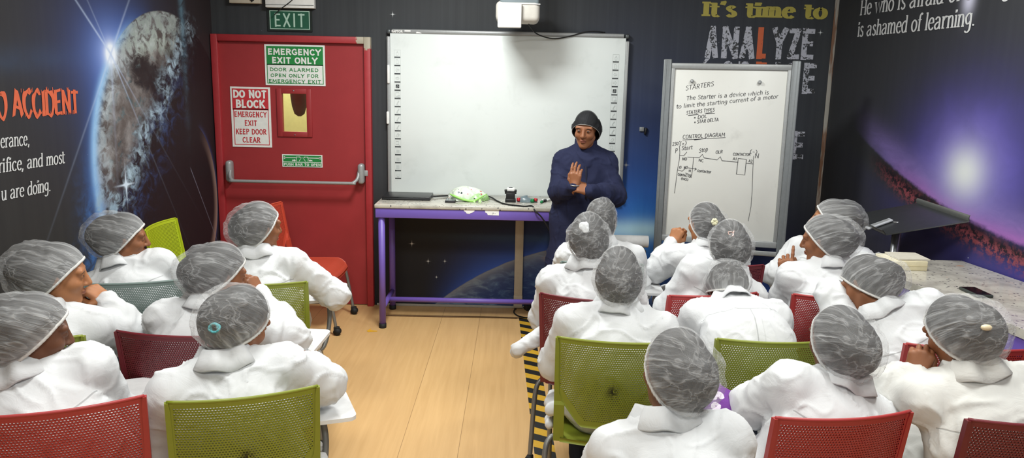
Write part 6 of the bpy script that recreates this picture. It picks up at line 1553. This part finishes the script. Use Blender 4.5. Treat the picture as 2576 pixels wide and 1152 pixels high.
# purple flowered cloth bag between the nearest student and her neighbour
g = G('floral_cloth'); v = g.coord(); d_, r1, r2 = g.vor(v, 24); n = g.noise(v, 30, 3); x, y, z = g.xyz(v)
pet = (d_ + (n - .5) * .35)
c = g.mix(pet.sm(.42, .37) * r1.gt(.2), rgb(112, 62, 140), rgb(226, 214, 232)); c = g.mix(d_.lt(.08) * r1.gt(.2), c, rgb(150, 96, 170))
MT['floral'] = g.done(g.bsdf(c, .8, 0, .2, n, .4, .01))
q = aty(1790, 1040, 2.50); t = thing('floral_bag', (q[0], q[1], .0), 0, 'purple flowered cloth bag between the nearest student and the red chair', 'bag')
S = Sdf(); z_ = q[2]; S.chain([np.array((-.08, 0, z_ - .02)), np.array((.0, .03, z_ + .005)), np.array((.075, .0, z_ - .015))], [.06, .085, .065], .05); S.chain([np.array((-.06, 0, .26)), np.array((0, .02, z_ - .05))], [.10, .09], .06); S.cone((0, 0, .11), (.0, .0, .3), .11, .10, .05)
v, f = S.mesh(.008); N = normals(v, f); v = v + N * (vnoise(v * 18) * .008)[:, None]; v[:, 2] = np.maximum(v[:, 2], .002); obj('sack', np_mesh('sack', v, f, MT['floral']), None, t)
# ------------------------------------------------------------------ light, world, camera
def lamp(name, loc, power, sx, sy, col=(.97, 1.0, .985), rx=0.):
    l = bpy.data.lights.new(name, 'AREA'); l.shape = 'RECTANGLE'; l.size = sx; l.size_y = sy; l.energy = power; l.color = col
    o = bpy.data.objects.new(name, l); COL.objects.link(o); o.location = loc; o.rotation_euler = (rx, 0, 0); return o
lamp('ceiling_panel_light', (-.5, 4.35, ZC - .03), 88, .5, .5)
lamp('ceiling_panel_light', (-1.1, 2.0, ZC - .03), 50, .6, .6)
lamp('ceiling_panel_light', (1.35, 2.0, ZC - .03), 50, .6, .6)
lamp('ceiling_panel_light', (1.75, 3.7, ZC - .03), 34, .6, .6)
lamp('ceiling_panel_light', (0.2, -.2, ZC - .03), 62, .6, .6)
lamp('corridor_light', (-1.7, 6.55, 2.55), 48, .5, .3, (1, .98, .92))
w = bpy.data.worlds.new('world'); SC.world = w; w.use_nodes = True
bg = w.node_tree.nodes.get('Background') or w.node_tree.nodes.new('ShaderNodeBackground'); bg.inputs[0].default_value = (.97, 1, 1, 1); bg.inputs[1].default_value = .55
cam = bpy.data.cameras.new('camera'); co = bpy.data.objects.new('camera', cam); COL.objects.link(co)
cam.sensor_width = 36; cam.sensor_fit = 'HORIZONTAL'; cam.lens = FPX * 36 / W; cam.clip_start = .05
co.matrix_world = frame_mat(EYE, RGT, UPV, -FWD)
SC.camera = co
SC.view_settings.view_transform = 'Standard'; SC.view_settings.look = 'None'; SC.view_settings.gamma = 1; SC.view_settings.use_curve_mapping = False
SC.view_settings.exposure = -0.34
SC.cycles.max_bounces = 7; SC.cycles.diffuse_bounces = 3; SC.cycles.glossy_bounces = 3; SC.cycles.transmission_bounces = 4; SC.cycles.transparent_max_bounces = 12
SC.cycles.caustics_reflective = False; SC.cycles.caustics_refractive = False
SC.cycles.use_adaptive_sampling = True; SC.cycles.adaptive_threshold = 0.02
